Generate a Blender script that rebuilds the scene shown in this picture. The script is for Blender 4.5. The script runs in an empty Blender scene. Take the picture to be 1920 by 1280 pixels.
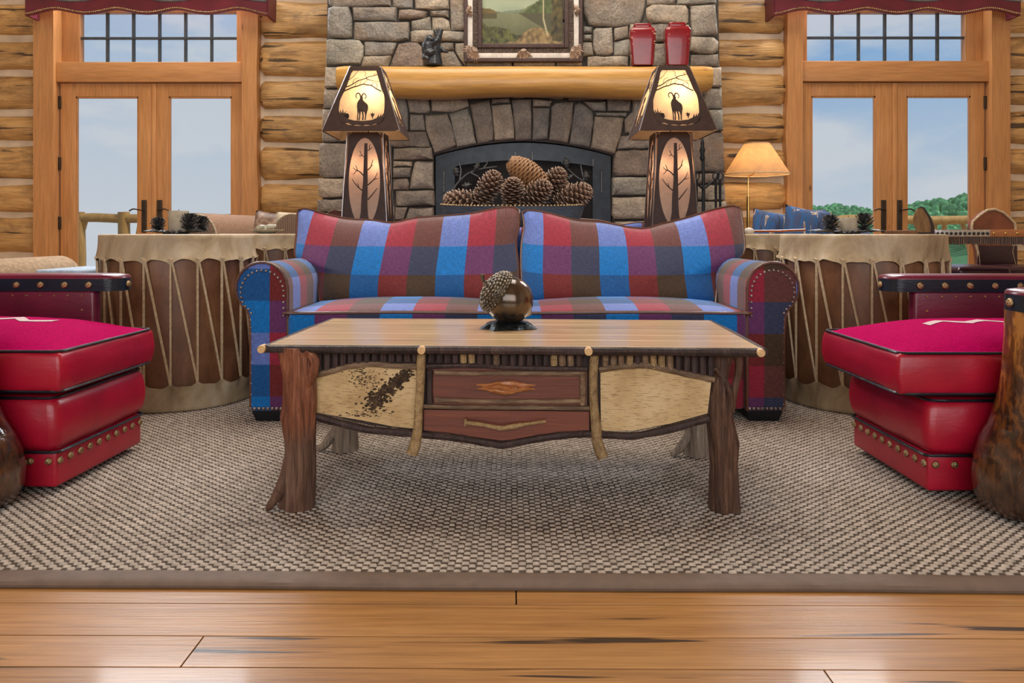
import bpy, bmesh, math, random
import numpy as np
from mathutils import Vector, Matrix, noise, Euler

SC = bpy.context.scene
COL = SC.collection
rnd = random.Random(7)
PI = math.pi

# ------------------------------------------------------------------ camera
EYE, HZ, F = 0.77, 437.0, 1400.0          # eye height (m), horizon row and focal length (px of 1920x1280)
cam_d = bpy.data.cameras.new('camera')
cam_d.sensor_width = 36.0
cam_d.lens = F / 1920 * 36.0
cam_d.shift_y = -(640.0 - HZ) / 1920
cam_d.clip_end = 1000
cam = bpy.data.objects.new('camera', cam_d)
cam.location = (0, 0, EYE)
cam.rotation_euler = (PI / 2, 0, 0)
COL.objects.link(cam)
SC.camera = cam

# ------------------------------------------------------------------ sky
wd = bpy.data.worlds.new('sky'); SC.world = wd; wd.use_nodes = True
nt = wd.node_tree; nt.nodes.clear()
def wn(t, **kw):
    n = nt.nodes.new(t)
    for k, v in kw.items(): setattr(n, k, v)
    return n
w_tc = wn('ShaderNodeTexCoord')
w_sep = wn('ShaderNodeSeparateXYZ'); nt.links.new(w_tc.outputs['Generated'], w_sep.inputs[0])
w_map = wn('ShaderNodeMapping'); w_map.inputs['Scale'].default_value = (2.2, 2.2, 6.5); w_map.inputs['Location'].default_value = (0.35, 0.0, 0.42)
nt.links.new(w_tc.outputs['Generated'], w_map.inputs[0])
w_no = wn('ShaderNodeTexNoise'); w_no.inputs['Scale'].default_value = 1.6; w_no.inputs['Detail'].default_value = 7; w_no.inputs['Roughness'].default_value = 0.55
nt.links.new(w_map.outputs[0], w_no.inputs['Vector'])
w_grad = wn('ShaderNodeValToRGB')
for p, c in ((0.0, (0.58, 0.63, 0.70, 1)), (0.08, (0.46, 0.57, 0.70, 1)), (0.22, (0.24, 0.43, 0.70, 1)), (0.75, (0.17, 0.36, 0.70, 1))):
    e = w_grad.color_ramp.elements.new(p); e.color = c
w_grad.color_ramp.elements.remove(w_grad.color_ramp.elements[0]); w_grad.color_ramp.elements.remove(w_grad.color_ramp.elements[-1])
nt.links.new(w_sep.outputs['Z'], w_grad.inputs[0])
w_cr = wn('ShaderNodeValToRGB'); w_cr.color_ramp.elements[0].position = 0.43; w_cr.color_ramp.elements[1].position = 0.58
nt.links.new(w_no.outputs['Fac'], w_cr.inputs[0])
w_west = wn('ShaderNodeMapRange'); w_west.inputs[1].default_value = -0.05; w_west.inputs[2].default_value = -0.35; w_west.inputs[3].default_value = 0.0; w_west.inputs[4].default_value = 0.55
nt.links.new(w_sep.outputs['X'], w_west.inputs[0])
w_mx = wn('ShaderNodeMath', operation='MAXIMUM'); nt.links.new(w_cr.outputs[0], w_mx.inputs[0]); nt.links.new(w_west.outputs[0], w_mx.inputs[1])
w_mul = wn('ShaderNodeMath', operation='MULTIPLY'); w_mul.inputs[1].default_value = 0.85; nt.links.new(w_mx.outputs[0], w_mul.inputs[0])
w_mix = wn('ShaderNodeMix', data_type='RGBA'); nt.links.new(w_mul.outputs[0], w_mix.inputs[0])
nt.links.new(w_grad.outputs[0], w_mix.inputs[6]); w_mix.inputs[7].default_value = (0.62, 0.66, 0.72, 1)
w_bg = wn('ShaderNodeBackground'); w_bg.inputs['Strength'].default_value = 1.0
nt.links.new(w_mix.outputs[2], w_bg.inputs['Color'])
w_out = wn('ShaderNodeOutputWorld'); nt.links.new(w_bg.outputs[0], w_out.inputs[0])

# ------------------------------------------------------------------ lamps standing in for upper-window daylight, added fill lamps, sun
def area(name, loc, target, sx, sy, power, color):
    l = bpy.data.lights.new(name, 'AREA'); l.shape = 'RECTANGLE'; l.size = sx; l.size_y = sy
    l.energy = power; l.color = color
    o = bpy.data.objects.new(name, l); o.location = loc
    o.rotation_euler = (Vector(target) - Vector(loc)).to_track_quat('-Z', 'Y').to_euler()
    COL.objects.link(o); return o
area('daylight_upper_left_window', (-2.87, 6.38, 3.52), (-2.2, 2.0, 0.9), 1.4, 1.25, 180, (0.93, 0.96, 1.0))
area('daylight_upper_right_window', (2.80, 6.38, 3.52), (2.2, 2.0, 0.9), 0.9, 1.25, 120, (0.93, 0.96, 1.0))
area('front_fill', (0.0, -3.85, 2.3), (0.0, 3.5, 1.0), 7.0, 3.2, 215, (1.0, 0.96, 0.91))  # broad fill lamp added behind the camera to brighten the front faces
area('ceiling_fill', (0.0, 4.0, 4.6), (0.0, 4.0, 0.0), 3.0, 2.4, 175, (1.0, 0.90, 0.77))  # warm overhead fill lamp, added; no fixture hangs here
sun_d = bpy.data.lights.new('sun', 'SUN'); sun_d.energy = 2.6; sun_d.angle = 0.02; sun_d.color = (1.0, 0.95, 0.86)
sun_o = bpy.data.objects.new('sun', sun_d); COL.objects.link(sun_o); sun_o.location = (20, -2, 15)
sun_o.rotation_euler = Vector((-0.80, 0.13, -0.58)).to_track_quat('-Z', 'Y').to_euler()
SC.cycles.max_bounces = 8; SC.cycles.diffuse_bounces = 3; SC.cycles.glossy_bounces = 3

SC.view_settings.view_transform = 'Standard'
SC.view_settings.look = 'None'
SC.view_settings.gamma = 1.0
SC.view_settings.use_curve_mapping = False
SC.view_settings.exposure = 0.0

# ------------------------------------------------------------------ helpers
def W(px, py, d):
    """point on the photograph's ray through (px, py) at the depth d"""
    return Vector(((px - 960) * d / F, d, EYE - (py - HZ) * d / F))

def loc_of(o):
    v = Vector((0, 0, 0))
    while o is not None:
        v += o.location; o = o.parent
    return v

def thing(name, loc, label=None, cat=None, group=None, rz=0.0, kind=None):
    o = bpy.data.objects.new(name, None); o.empty_display_size = 0.1
    COL.objects.link(o); o.location = loc; o.rotation_euler = (0, 0, rz)
    tag(o, label, cat, group, kind); return o

def tag(o, label=None, cat=None, group=None, kind=None):
    if label: o['label'] = label
    if cat: o['category'] = cat
    if group: o['group'] = group
    if kind: o['kind'] = kind
    return o

def nz(v, s, seed=0.0):
    return noise.noise(Vector(v) * s + Vector((seed, seed * 1.7, seed * 0.3)))

class MB:
    """collects shapes; build() links them as one mesh object"""
    def __init__(s): s.v = []; s.f = []; s.uv = []
    def add(s, vs, fs, uvs=None):
        b = len(s.v)
        s.v += [tuple(p) for p in vs]
        s.f += [tuple(i + b for i in f) for f in fs]
        s.uv += list(uvs) if uvs is not None else [(0, 0)] * len(vs)
        return s
    def box(s, x0, x1, y0, y1, z0, z1):
        return s.add([(x, y, z) for z in (z0, z1) for y in (y0, y1) for x in (x0, x1)],
                     [(0, 2, 3, 1), (4, 5, 7, 6), (0, 1, 5, 4), (2, 6, 7, 3), (0, 4, 6, 2), (1, 3, 7, 5)])
    def rbox(s, x0, x1, y0, y1, z0, z1, r=0.01, n=2, div=0, crown=0.0, fn=None, uvf=None):
        """rounded box, each face divided (div) between its rounded rims; crown lifts the top"""
        c = Vector(((x0 + x1) / 2, (y0 + y1) / 2, (z0 + z1) / 2))
        h = Vector(((x1 - x0) / 2, (y1 - y0) / 2, (z1 - z0) / 2))
        r = min(r, h.x * .999, h.y * .999, h.z * .999)
        def ticks(a):
            t = [-a] + [-a + r * (1 - math.cos(PI / 2 * (k + 1) / n)) for k in range(n)]
            t = [-a + r * (k / n) for k in range(n)] + [-(a - r) + 2 * (a - r) * k / (div + 1) for k in range(div + 2)] + [a - r + r * (k + 1) / n for k in range(n)]
            return t
        T = [ticks(h.x), ticks(h.y), ticks(h.z)]
        idx = {}; vs = []; fs = []
        def vid(p):
            k = (round(p[0], 6), round(p[1], 6), round(p[2], 6))
            if k not in idx: idx[k] = len(vs); vs.append(Vector(p))
            return idx[k]
        for ax in range(3):
            a1, a2 = (ax + 1) % 3, (ax + 2) % 3
            for sg in (-1, 1):
                for i in range(len(T[a1]) - 1):
                    for j in range(len(T[a2]) - 1):
                        q = []
                        for (ii, jj) in ((i, j), (i + 1, j), (i + 1, j + 1), (i, j + 1)):
                            p = [0, 0, 0]; p[ax] = sg * h[ax]; p[a1] = T[a1][ii]; p[a2] = T[a2][jj]
                            q.append(vid(p))
                        fs.append(tuple(q) if sg > 0 else tuple(reversed(q)))
        out = []
        for p in vs:
            q = Vector([max(-(h[k] - r), min(h[k] - r, p[k])) for k in range(3)])
            d = p - q
            if d.length > 1e-9: p = q + d.normalized() * r
            if crown:
                w = (1 - min(1, abs(p.x / h.x)) ** 2.5) * (1 - min(1, abs(p.y / h.y)) ** 2.5)
                p = Vector((p.x, p.y, p.z + crown * w * (1 if p.z > 0 else -0.35)))
            if fn: p = fn(p, h)
            out.append(p + c)
        return s.add(out, fs, [uvf(p) for p in out] if uvf else None)
    def tube(s, path, rad, n=8, cap=True, flat=1.0, closed=False, wob=0.0, seed=0):
        P = [Vector(p) for p in path]; m = len(P)
        R = rad if isinstance(rad, (list, tuple)) else [rad] * m
        vs = []; fs = []
        T = []
        for i in range(m):
            a = P[(i - 1) % m] if (closed or i > 0) else P[i]
            b = P[(i + 1) % m] if (closed or i < m - 1) else P[i]
            t = (b - a); T.append(t.normalized() if t.length > 1e-9 else Vector((0, 0, 1)))
        up = Vector((0, 0, 1)) if abs(T[0].z) < 0.9 else Vector((0, 1, 0))
        N = T[0].cross(up).normalized()
        for i in range(m):
            N = (N - T[i] * N.dot(T[i]))
            N = N.normalized() if N.length > 1e-6 else T[i].orthogonal().normalized()
            B = T[i].cross(N)
            for k in range(n):
                a = 2 * PI * k / n
                r = R[i] * (1 + (wob * nz((math.cos(a) * 2, math.sin(a) * 2, i * .6), 1.0, seed) if wob else 0))
                vs.append(P[i] + N * (math.cos(a) * r) + B * (math.sin(a) * r * flat))
        for i in range(m if closed else m - 1):
            for k in range(n):
                a = i * n + k; b = i * n + (k + 1) % n; c = ((i + 1) % m) * n + (k + 1) % n; d = ((i + 1) % m) * n + k
                fs.append((a, b, c, d))
        if cap and not closed:
            fs.append(tuple(range(n - 1, -1, -1))); fs.append(tuple((m - 1) * n + k for k in range(n)))
        return s.add(vs, fs)
    def lathe(s, prof, n=24, c=(0, 0, 0), cap=True, fn=None, sx=1.0, sy=1.0):
        vs = []; fs = []; m = len(prof)
        for (r, z) in prof:
            for k in range(n):
                a = 2 * PI * k / n
                rr = r if fn is None else fn(r, z, a)
                zz = z
                if isinstance(rr, tuple): rr, zz = rr
                vs.append((c[0] + math.cos(a) * rr * sx, c[1] + math.sin(a) * rr * sy, c[2] + zz))
        for i in range(m - 1):
            for k in range(n):
                fs.append((i * n + k, i * n + (k + 1) % n, (i + 1) * n + (k + 1) % n, (i + 1) * n + k))
        if cap:
            fs.append(tuple(range(n - 1, -1, -1))); fs.append(tuple((m - 1) * n + k for k in range(n)))
        return s.add(vs, fs)
    def grid(s, nu, nv, fn, uvf=None, closed=False):
        vs = [fn(i / nu, j / nv) for j in range(nv + 1) for i in range(nu + 1)]
        fs = [(j * (nu + 1) + i, j * (nu + 1) + i + 1, (j + 1) * (nu + 1) + i + 1, (j + 1) * (nu + 1) + i) for j in range(nv) for i in range(nu)]
        return s.add(vs, fs, [uvf(i / nu, j / nv) for j in range(nv + 1) for i in range(nu + 1)] if uvf else None)
    def prism(s, poly, t, mp=None):
        """flat outline (a, b) extruded by t; mp(a, b, c) places it, default XZ plane with depth along +Y"""
        mp = mp or (lambda a, b, c: (a, c, b))
        n = len(poly)
        area_ = sum(poly[i][0] * poly[(i + 1) % n][1] - poly[(i + 1) % n][0] * poly[i][1] for i in range(n))
        if area_ < 0: poly = poly[::-1]
        vs = [mp(a, b, 0) for a, b in poly] + [mp(a, b, t) for a, b in poly]
        fs = [tuple(range(n)), tuple(range(2 * n - 1, n - 1, -1))]
        fs += [(i, i + n, (i + 1) % n + n, (i + 1) % n) for i in range(n)]
        return s.add(vs, fs)
    def ring(s, outer, inner, t, mp=None):
        """frame between two outlines with the same number of points, extruded by t"""
        mp = mp or (lambda a, b, c: (a, c, b)); n = len(outer)
        vs = [mp(a, b, 0) for a, b in outer] + [mp(a, b, 0) for a, b in inner] + [mp(a, b, t) for a, b in outer] + [mp(a, b, t) for a, b in inner]
        fs = []
        for i in range(n):
            j = (i + 1) % n
            fs += [(i, j, n + j, n + i), (2 * n + j, 2 * n + i, 3 * n + i, 3 * n + j), (i, 2 * n + i, 2 * n + j, j), (n + j, 3 * n + j, 3 * n + i, n + i)]
        return s.add(vs, fs)
    def blob(s, c, r, n=8, m=6, wob=0.0, seed=0):
        c = Vector(c); r = Vector(r) if hasattr(r, '__len__') else Vector((r, r, r))
        vs = []; fs = []
        for j in range(m + 1):
            th = PI * j / m
            for k in range(n):
                a = 2 * PI * k / n
                d = Vector((math.sin(th) * math.cos(a), math.sin(th) * math.sin(a), math.cos(th)))
                w = 1 + (wob * nz(d, 1.6, seed) if wob else 0)
                vs.append(c + Vector((d.x * r.x, d.y * r.y, d.z * r.z)) * w)
        for j in range(m):
            for k in range(n):
                fs.append((j * n + k, (j + 1) * n + k, (j + 1) * n + (k + 1) % n, j * n + (k + 1) % n))
        return s.add(vs, fs)
    def warp(s, fn): s.v = [tuple(fn(Vector(p))) for p in s.v]; return s
    def rough(s, amp, sc, seed=0):
        return s.warp(lambda p: p + noise.noise_vector(p * sc + Vector((seed, seed * .7, 0))) * amp)
    def mesh(s, name, mat, smooth=True, off=(0, 0, 0), sharp=40, weld=False):
        me = bpy.data.meshes.new(name)
        o = Vector(off)
        me.from_pydata([Vector(p) - o for p in s.v], [], s.f)
        if any(u != (0, 0) for u in s.uv):
            ul = me.uv_layers.new(name='UVMap')
            li = np.empty(len(me.loops), dtype=np.int32); me.loops.foreach_get('vertex_index', li)
            ul.data.foreach_set('uv', np.array(s.uv, dtype=np.float32)[li].ravel())
        bm = bmesh.new(); bm.from_mesh(me)
        if weld: bmesh.ops.remove_doubles(bm, verts=bm.verts, dist=1e-5)
        bmesh.ops.recalc_face_normals(bm, faces=bm.faces)
        bm.to_mesh(me); bm.free()
        if smooth:
            me.shade_smooth(); me.set_sharp_from_angle(angle=math.radians(sharp))
        me.materials.append(MATS[mat] if isinstance(mat, str) else mat)
        return me
    def build(s, name, mat, parent=None, world=True, smooth=True, sharp=40, label=None, cat=None, group=None, kind=None, weld=False):
        if parent is None:
            a = np.array(s.v); lo = a.min(0); hi = a.max(0)
            off = Vector(((lo[0] + hi[0]) / 2, (lo[1] + hi[1]) / 2, lo[2])) if world else Vector((0, 0, 0))
        else:
            off = loc_of(parent) if world else Vector((0, 0, 0))
        o = bpy.data.objects.new(name, s.mesh(name, mat, smooth, off, sharp, weld))
        COL.objects.link(o); o.parent = parent
        if parent is None: o.location = off
        return tag(o, label, cat, group, kind)

def copy_tree(o, parent=None):
    c = o.copy(); COL.objects.link(c); c.parent = parent
    for ch in [x for x in bpy.data.objects if x.parent == o]: copy_tree(ch, c)
    return c

def dup(o, parent=None, loc=None, rot=None, scale=None):
    c = o.copy(); COL.objects.link(c)
    c.parent = parent if parent is not None else o.parent
    if loc is not None: c.location = loc
    if rot is not None: c.rotation_euler = rot
    if scale is not None: c.scale = scale
    return c

def smoothpath(pts, n=4):
    """Catmull-Rom through the points"""
    P = [Vector(p) for p in pts]; out = []
    for i in range(len(P) - 1):
        p0 = P[max(i - 1, 0)]; p1 = P[i]; p2 = P[i + 1]; p3 = P[min(i + 2, len(P) - 1)]
        for k in range(n):
            t = k / n
            out.append(0.5 * ((2 * p1) + (p2 - p0) * t + (2 * p0 - 5 * p1 + 4 * p2 - p3) * t * t + (3 * p1 - p0 - 3 * p2 + p3) * t ** 3))
    out.append(P[-1]); return out

def lerp_list(vals, n):
    out = []
    m = len(vals)
    for k in range(n):
        t = k / (n - 1) * (m - 1); i = min(int(t), m - 2)
        out.append(vals[i] + (vals[i + 1] - vals[i]) * (t - i))
    return out

# ------------------------------------------------------------------ materials
MATS = {}
class Mat:
    def __init__(s, name):
        m = bpy.data.materials.new(name); m.use_nodes = True
        s.m = m; s.nt = m.node_tree; s.b = s.nt.nodes['Principled BSDF']; s.out = s.nt.nodes['Material Output']
        MATS[name] = m
    def n(s, t, ins=None, **props):
        nd = s.nt.nodes.new(t)
        for k, v in props.items(): setattr(nd, k, v)
        for k, v in (ins or {}).items(): s.put(nd.inputs[k], v)
        return nd
    def put(s, sock, v):
        if hasattr(v, 'is_output') or isinstance(v, bpy.types.NodeSocket): s.nt.links.new(v, sock)
        else: sock.default_value = v
    def set(s, **kw):
        nm = dict(color='Base Color', rough='Roughness', metal='Metallic', spec='Specular IOR Level', coat='Coat Weight', coatr='Coat Roughness', sheen='Sheen Weight', normal='Normal', trans='Transmission Weight', emit='Emission Color', emits='Emission Strength')
        for k, v in kw.items(): s.put(s.b.inputs[nm[k]], v)
        return s
    def coords(s, scale=(1, 1, 1), kind='Object', rot=(0, 0, 0), rand=0.0):
        tc = s.n('ShaderNodeTexCoord').outputs[kind]
        if rand:
            oi = s.n('ShaderNodeObjectInfo').outputs['Random']
            k = s.n('ShaderNodeMath', {0: oi, 1: rand}, operation='MULTIPLY').outputs[0]
            tc = s.n('ShaderNodeVectorMath', {0: tc, 1: k}, operation='ADD').outputs[0]
        return s.n('ShaderNodeMapping', {'Vector': tc, 'Scale': scale, 'Rotation': rot}).outputs[0]
    def noise(s, vec, scale=5, detail=5, rough=0.55, dist=0.0):
        return s.n('ShaderNodeTexNoise', {'Vector': vec, 'Scale': scale, 'Detail': detail, 'Roughness': rough, 'Distortion': dist}).outputs['Fac']
    def ramp(s, fac, stops, interp='LINEAR'):
        nd = s.n('ShaderNodeValToRGB', {0: fac}); cr = nd.color_ramp; cr.interpolation = interp
        while len(cr.elements) < len(stops): cr.elements.new(0.5)
        for e, (p, c) in zip(cr.elements, stops): e.position = p; e.color = (*c, 1) if len(c) == 3 else c
        return nd.outputs[0]
    def mix(s, fac, a, b, mode='MIX'):
        nd = s.n('ShaderNodeMix', data_type='RGBA', blend_type=mode)
        for k, v in ((0, fac), (6, a), (7, b)):
            if isinstance(v, tuple) and len(v) == 3: v = (*v, 1)
            s.put(nd.inputs[k], v)
        return nd.outputs[2]
    def math(s, op, a, b=0.0):
        return s.n('ShaderNodeMath', {0: a, 1: b}, operation=op).outputs[0]
    def bump(s, h, strength=0.3, dist=0.01):
        return s.n('ShaderNodeBump', {'Height': h, 'Strength': strength, 'Distance': dist}).outputs[0]
    def rand(s): return s.n('ShaderNodeObjectInfo').outputs['Random']

def simple(name, color, rough=0.5, metal=0.0, var=0.25, scale=20, bump=0.15, coat=0.0, spec=0.5, rv=0.0):
    m = Mat(name)
    v = m.coords()
    f = m.noise(v, scale, 5)
    dark = tuple(c * (1 - var) for c in color); lite = tuple(min(1, c * (1 + var)) for c in color)
    col = m.ramp(f, [(0.3, dark), (0.7, lite)])
    if rv:
        k = m.n('ShaderNodeMapRange', {0: m.rand(), 3: 1 - rv, 4: 1 + rv}).outputs[0]
        col = m.mix(1.0, col, m.n('ShaderNodeCombineColor', {0: k, 1: k, 2: k}).outputs[0], 'MULTIPLY')
    m.set(color=col, rough=rough, metal=metal, coat=coat, spec=spec)
    if bump: m.set(normal=m.bump(f, bump, 0.01))
    return m

def wood(name, c_dark, c_mid, c_lite, axis=0, grain=14.0, scale=4.0, rough=0.45, coat=0.0, stain=0.0, stain_col=(0.12, 0.08, 0.05), cracks=0.0, knots=0.0, rv=0.18, bump=0.25, coatr=0.15):
    m = Mat(name)
    sc = [grain, grain, grain]; sc[axis] = 1.0
    v = m.coords(tuple(sc), rand=37.0)
    f = m.noise(v, scale, 6, 0.6, 0.4)
    col = m.ramp(f, [(0.28, c_dark), (0.5, c_mid), (0.74, c_lite)])
    sc2 = [grain * 4, grain * 4, grain * 4]; sc2[axis] = 2.0
    fine = m.noise(m.coords(tuple(sc2), rand=11.0), scale, 3, 0.6)
    col = m.mix(0.35, col, m.ramp(fine, [(0.3, tuple(c * .5 for c in c_mid)), (0.7, tuple(min(1, c * 1.5) for c in c_mid))]))
    if stain:
        sc3 = [3.0, 3.0, 3.0]; sc3[axis] = 1.0
        st = m.noise(m.coords(tuple(sc3), rand=23.0), 3.2, 6, 0.7, 0.6)
        col = m.mix(m.math('MULTIPLY', m.ramp(st, [(0.48, (0, 0, 0)), (0.72, (1, 1, 1))]), stain), col, stain_col)
    if knots:
        sc4 = [3.6, 0.0, 3.6]; sc4[axis] = 2.0
        kn = m.n('ShaderNodeTexVoronoi', {'Vector': m.coords(tuple(sc4), rand=51.0), 'Scale': 1.0, 'Randomness': 1.0}).outputs['Distance']
        col = m.mix(m.math('MULTIPLY', m.ramp(kn, [(0.035, (1, 1, 1)), (0.085, (0, 0, 0))]), knots), col, (0.10, 0.04, 0.02))
    if cracks:
        sc5 = [22.0, 22.0, 22.0]; sc5[axis] = 1.1
        ck = m.noise(m.coords(tuple(sc5), rand=5.0), 1.0, 3, 0.5, 0.3)
        mask = m.ramp(ck, [(0.615, (0, 0, 0)), (0.65, (1, 1, 1))])
        col = m.mix(m.math('MULTIPLY', mask, cracks), col, (0.035, 0.02, 0.012))
    if rv:
        k = m.n('ShaderNodeMapRange', {0: m.rand(), 3: 1 - rv, 4: 1 + rv}).outputs[0]
        col = m.mix(1.0, col, m.n('ShaderNodeCombineColor', {0: k, 1: k, 2: k}).outputs[0], 'MULTIPLY')
    m.set(color=col, rough=rough, coat=coat, coatr=coatr, normal=m.bump(m.math('ADD', f, fine), bump, 0.006))
    return m
wood('log_wood', (0.33, 0.165, 0.052), (0.58, 0.335, 0.120), (0.71, 0.465, 0.205), grain=9, scale=3, rough=0.55, stain=0.85, stain_col=(0.15, 0.080, 0.036), cracks=0.9, knots=0.9, bump=0.9, rv=0.12)
wood('casing_wood', (0.46, 0.200, 0.064), (0.55, 0.260, 0.092), (0.61, 0.310, 0.120), axis=2, grain=10, scale=2.2, rough=0.42, knots=0.8, rv=0.05, bump=0.08)
wood('casing_wood_flat', (0.46, 0.200, 0.064), (0.55, 0.260, 0.092), (0.61, 0.310, 0.120), axis=0, grain=10, scale=2.2, rough=0.42, knots=0.8, rv=0.05, bump=0.08)
plank_m = wood('plank_wood', (0.26, 0.120, 0.038), (0.39, 0.195, 0.064), (0.47, 0.255, 0.092), grain=16, scale=2.4, rough=0.36, coat=0.12, coatr=0.10, cracks=0.95, stain=0.25, stain_col=(0.26, 0.10, 0.03), rv=0.12, bump=0.12)
plank_m.set(spec=0.18)
wood('mantel_wood', (0.42, 0.21, 0.045), (0.55, 0.295, 0.070), (0.62, 0.36, 0.10), grain=7, scale=2.5, rough=0.35, coat=0.2, knots=0.9, bump=0.06, rv=0)
wood('table_plank', (0.32, 0.20, 0.095), (0.58, 0.40, 0.215), (0.70, 0.52, 0.31), grain=18, scale=2.0, rough=0.30, coat=0.5, coatr=0.16, rv=0.12, bump=0.05, cracks=0.25)
wood('dark_bark', (0.016, 0.009, 0.009), (0.042, 0.023, 0.021), (0.10, 0.058, 0.048), axis=2, grain=5, scale=9, rough=0.62, rv=0.35, bump=0.7)
wood('grey_bark', (0.06, 0.035, 0.022), (0.17, 0.105, 0.06), (0.36, 0.25, 0.15), axis=0, grain=3, scale=14, rough=0.6, rv=0.2, bump=0.7)
wood('pale_bark', (0.10, 0.055, 0.025), (0.38, 0.25, 0.115), (0.58, 0.42, 0.22), axis=1, grain=1.6, scale=34, rough=0.6, rv=0.15, bump=0.8, stain=0.0)
wood('cedar_panel', (0.085, 0.020, 0.012), (0.15, 0.035, 0.018), (0.23, 0.062, 0.028), grain=10, scale=4, rough=0.35, coat=0.3, rv=0.2, bump=0.1)
wood('carved_cedar', (0.22, 0.060, 0.020), (0.42, 0.15, 0.045), (0.60, 0.28, 0.10), grain=12, scale=6, rough=0.35, coat=0.3, rv=0, bump=0.3)
wood('end_grain', (0.55, 0.33, 0.14), (0.66, 0.42, 0.19), (0.72, 0.50, 0.26), grain=1, scale=30, rough=0.5, rv=0, bump=0.1)
wood('rail_wood', (0.30, 0.17, 0.05), (0.50, 0.27, 0.06), (0.62, 0.40, 0.14), axis=2, grain=5, scale=4, rough=0.6, rv=0.3, bump=0.2)
wood('deck_wood', (0.20, 0.13, 0.08), (0.30, 0.21, 0.13), (0.38, 0.28, 0.18), grain=10, scale=3, rough=0.7, bump=0.2)
wood('ceiling_wood', (0.34, 0.17, 0.06), (0.46, 0.25, 0.09), (0.54, 0.32, 0.13), axis=1, grain=9, scale=2, rough=0.55, bump=0.1)
wood('drum_wood', (0.085, 0.033, 0.015), (0.19, 0.083, 0.038), (0.31, 0.155, 0.075), axis=2, grain=1.3, scale=5, rough=0.42, stain=0.55, stain_col=(0.11, 0.045, 0.02), rv=0, bump=0.1)
wood('console_wood', (0.10, 0.045, 0.02), (0.16, 0.075, 0.03), (0.22, 0.11, 0.045), grain=10, scale=3, rough=0.4)
wood('slab_wood', (0.13, 0.065, 0.025), (0.22, 0.12, 0.045), (0.34, 0.20, 0.08), axis=2, grain=3, scale=8, rough=0.4, stain=0.4, rv=0)
simple('chinking', (0.68, 0.55, 0.41), 0.85, var=0.12, scale=9, bump=0.3)
simple('mortar', (0.085, 0.078, 0.070), 0.9, var=0.3, scale=40, bump=0.5)

def stone_mat():
    m = Mat('stone')
    v = m.coords(rand=29.0)
    big = m.noise(v, 6, 6, 0.62, 0.5)
    fine = m.noise(v, 55, 4, 0.6)
    r = m.rand()
    base = m.ramp(r, [(0.0, (0.26, 0.232, 0.20)), (0.25, (0.34, 0.308, 0.265)), (0.45, (0.235, 0.228, 0.215)), (0.6, (0.40, 0.35, 0.285)), (0.78, (0.25, 0.205, 0.175)), (0.88, (0.30, 0.295, 0.262))], 'CONSTANT')
    col = m.mix(1.0, base, m.ramp(big, [(0.25, (0.55, 0.55, 0.58)), (0.5, (1.0, 0.98, 0.95)), (0.75, (1.5, 1.42, 1.30))]), 'MULTIPLY')
    col = m.mix(0.5, col, m.mix(1.0, col, m.ramp(fine, [(0.3, (0.5, 0.5, 0.5)), (0.7, (1.5, 1.5, 1.5))]), 'MULTIPLY'))
    rust = m.noise(m.coords(rand=67.0), 3.5, 4)
    col = m.mix(m.math('MULTIPLY', m.ramp(rust, [(0.55, (0, 0, 0)), (0.72, (1, 1, 1))]), 0.45), col, (0.30, 0.19, 0.10))
    m.set(color=col, rough=0.75, normal=m.bump(m.math('ADD', big, m.math('MULTIPLY', fine, 0.35)), 0.9, 0.03))
stone_mat()

def plaid():
    m = Mat('plaid_fabric')
    uv = m.n('ShaderNodeTexCoord').outputs['UV']
    sp = m.n('ShaderNodeSeparateXYZ', {0: uv})
    u, v = sp.outputs[0], sp.outputs[1]
    fu = m.math('FRACT', m.math('MULTIPLY', u, 1 / 0.396)); fv = m.math('FRACT', m.math('MULTIPLY', v, 1 / 0.39))
    st = lambda a, b, c: [(0.0, a), (1 / 3, b), (2 / 3, c)]
    red = m.ramp(fu, st((0.115, 0.185, 0.52), (0.27, 0.022, 0.048), (0.115, 0.042, 0.040)), 'CONSTANT')
    blue = m.ramp(fu, st((0.006, 0.165, 0.52), (0.120, 0.035, 0.125), (0.036, 0.046, 0.100)), 'CONSTANT')
    brown = m.ramp(fu, st((0.010, 0.090, 0.29), (0.150, 0.022, 0.024), (0.058, 0.036, 0.022)), 'CONSTANT')
    k1 = m.math('GREATER_THAN', fv, 1 / 3); k2 = m.math('GREATER_THAN', fv, 2 / 3)
    col = m.mix(k2, m.mix(k1, brown, blue), red)
    wu = m.math('SINE', m.math('MULTIPLY', u, 2 * PI / 0.0085)); wv = m.math('SINE', m.math('MULTIPLY', v, 2 * PI / 0.0085))
    wv2 = m.math('MULTIPLY', wu, wv)
    slub = m.noise(m.n('ShaderNodeMapping', {'Vector': uv, 'Scale': (260, 45, 1)}).outputs[0], 1.0, 3, 0.7)
    slub2 = m.noise(m.n('ShaderNodeMapping', {'Vector': uv, 'Scale': (45, 260, 1)}).outputs[0], 1.0, 3, 0.7)
    tex = m.math('ADD', m.math('MULTIPLY', wv2, 0.10), m.math('MULTIPLY', m.math('ADD', slub, slub2), 0.5))
    g = m.ramp(tex, [(0.25, (0.45, 0.45, 0.45)), (0.5, (1, 1, 1)), (0.75, (1.9, 1.8, 1.75))])
    m.set(color=m.mix(1.0, col, g, 'MULTIPLY'), rough=0.85, spec=0.2, sheen=0.25, normal=m.bump(tex, 0.5, 0.003))
plaid()

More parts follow.
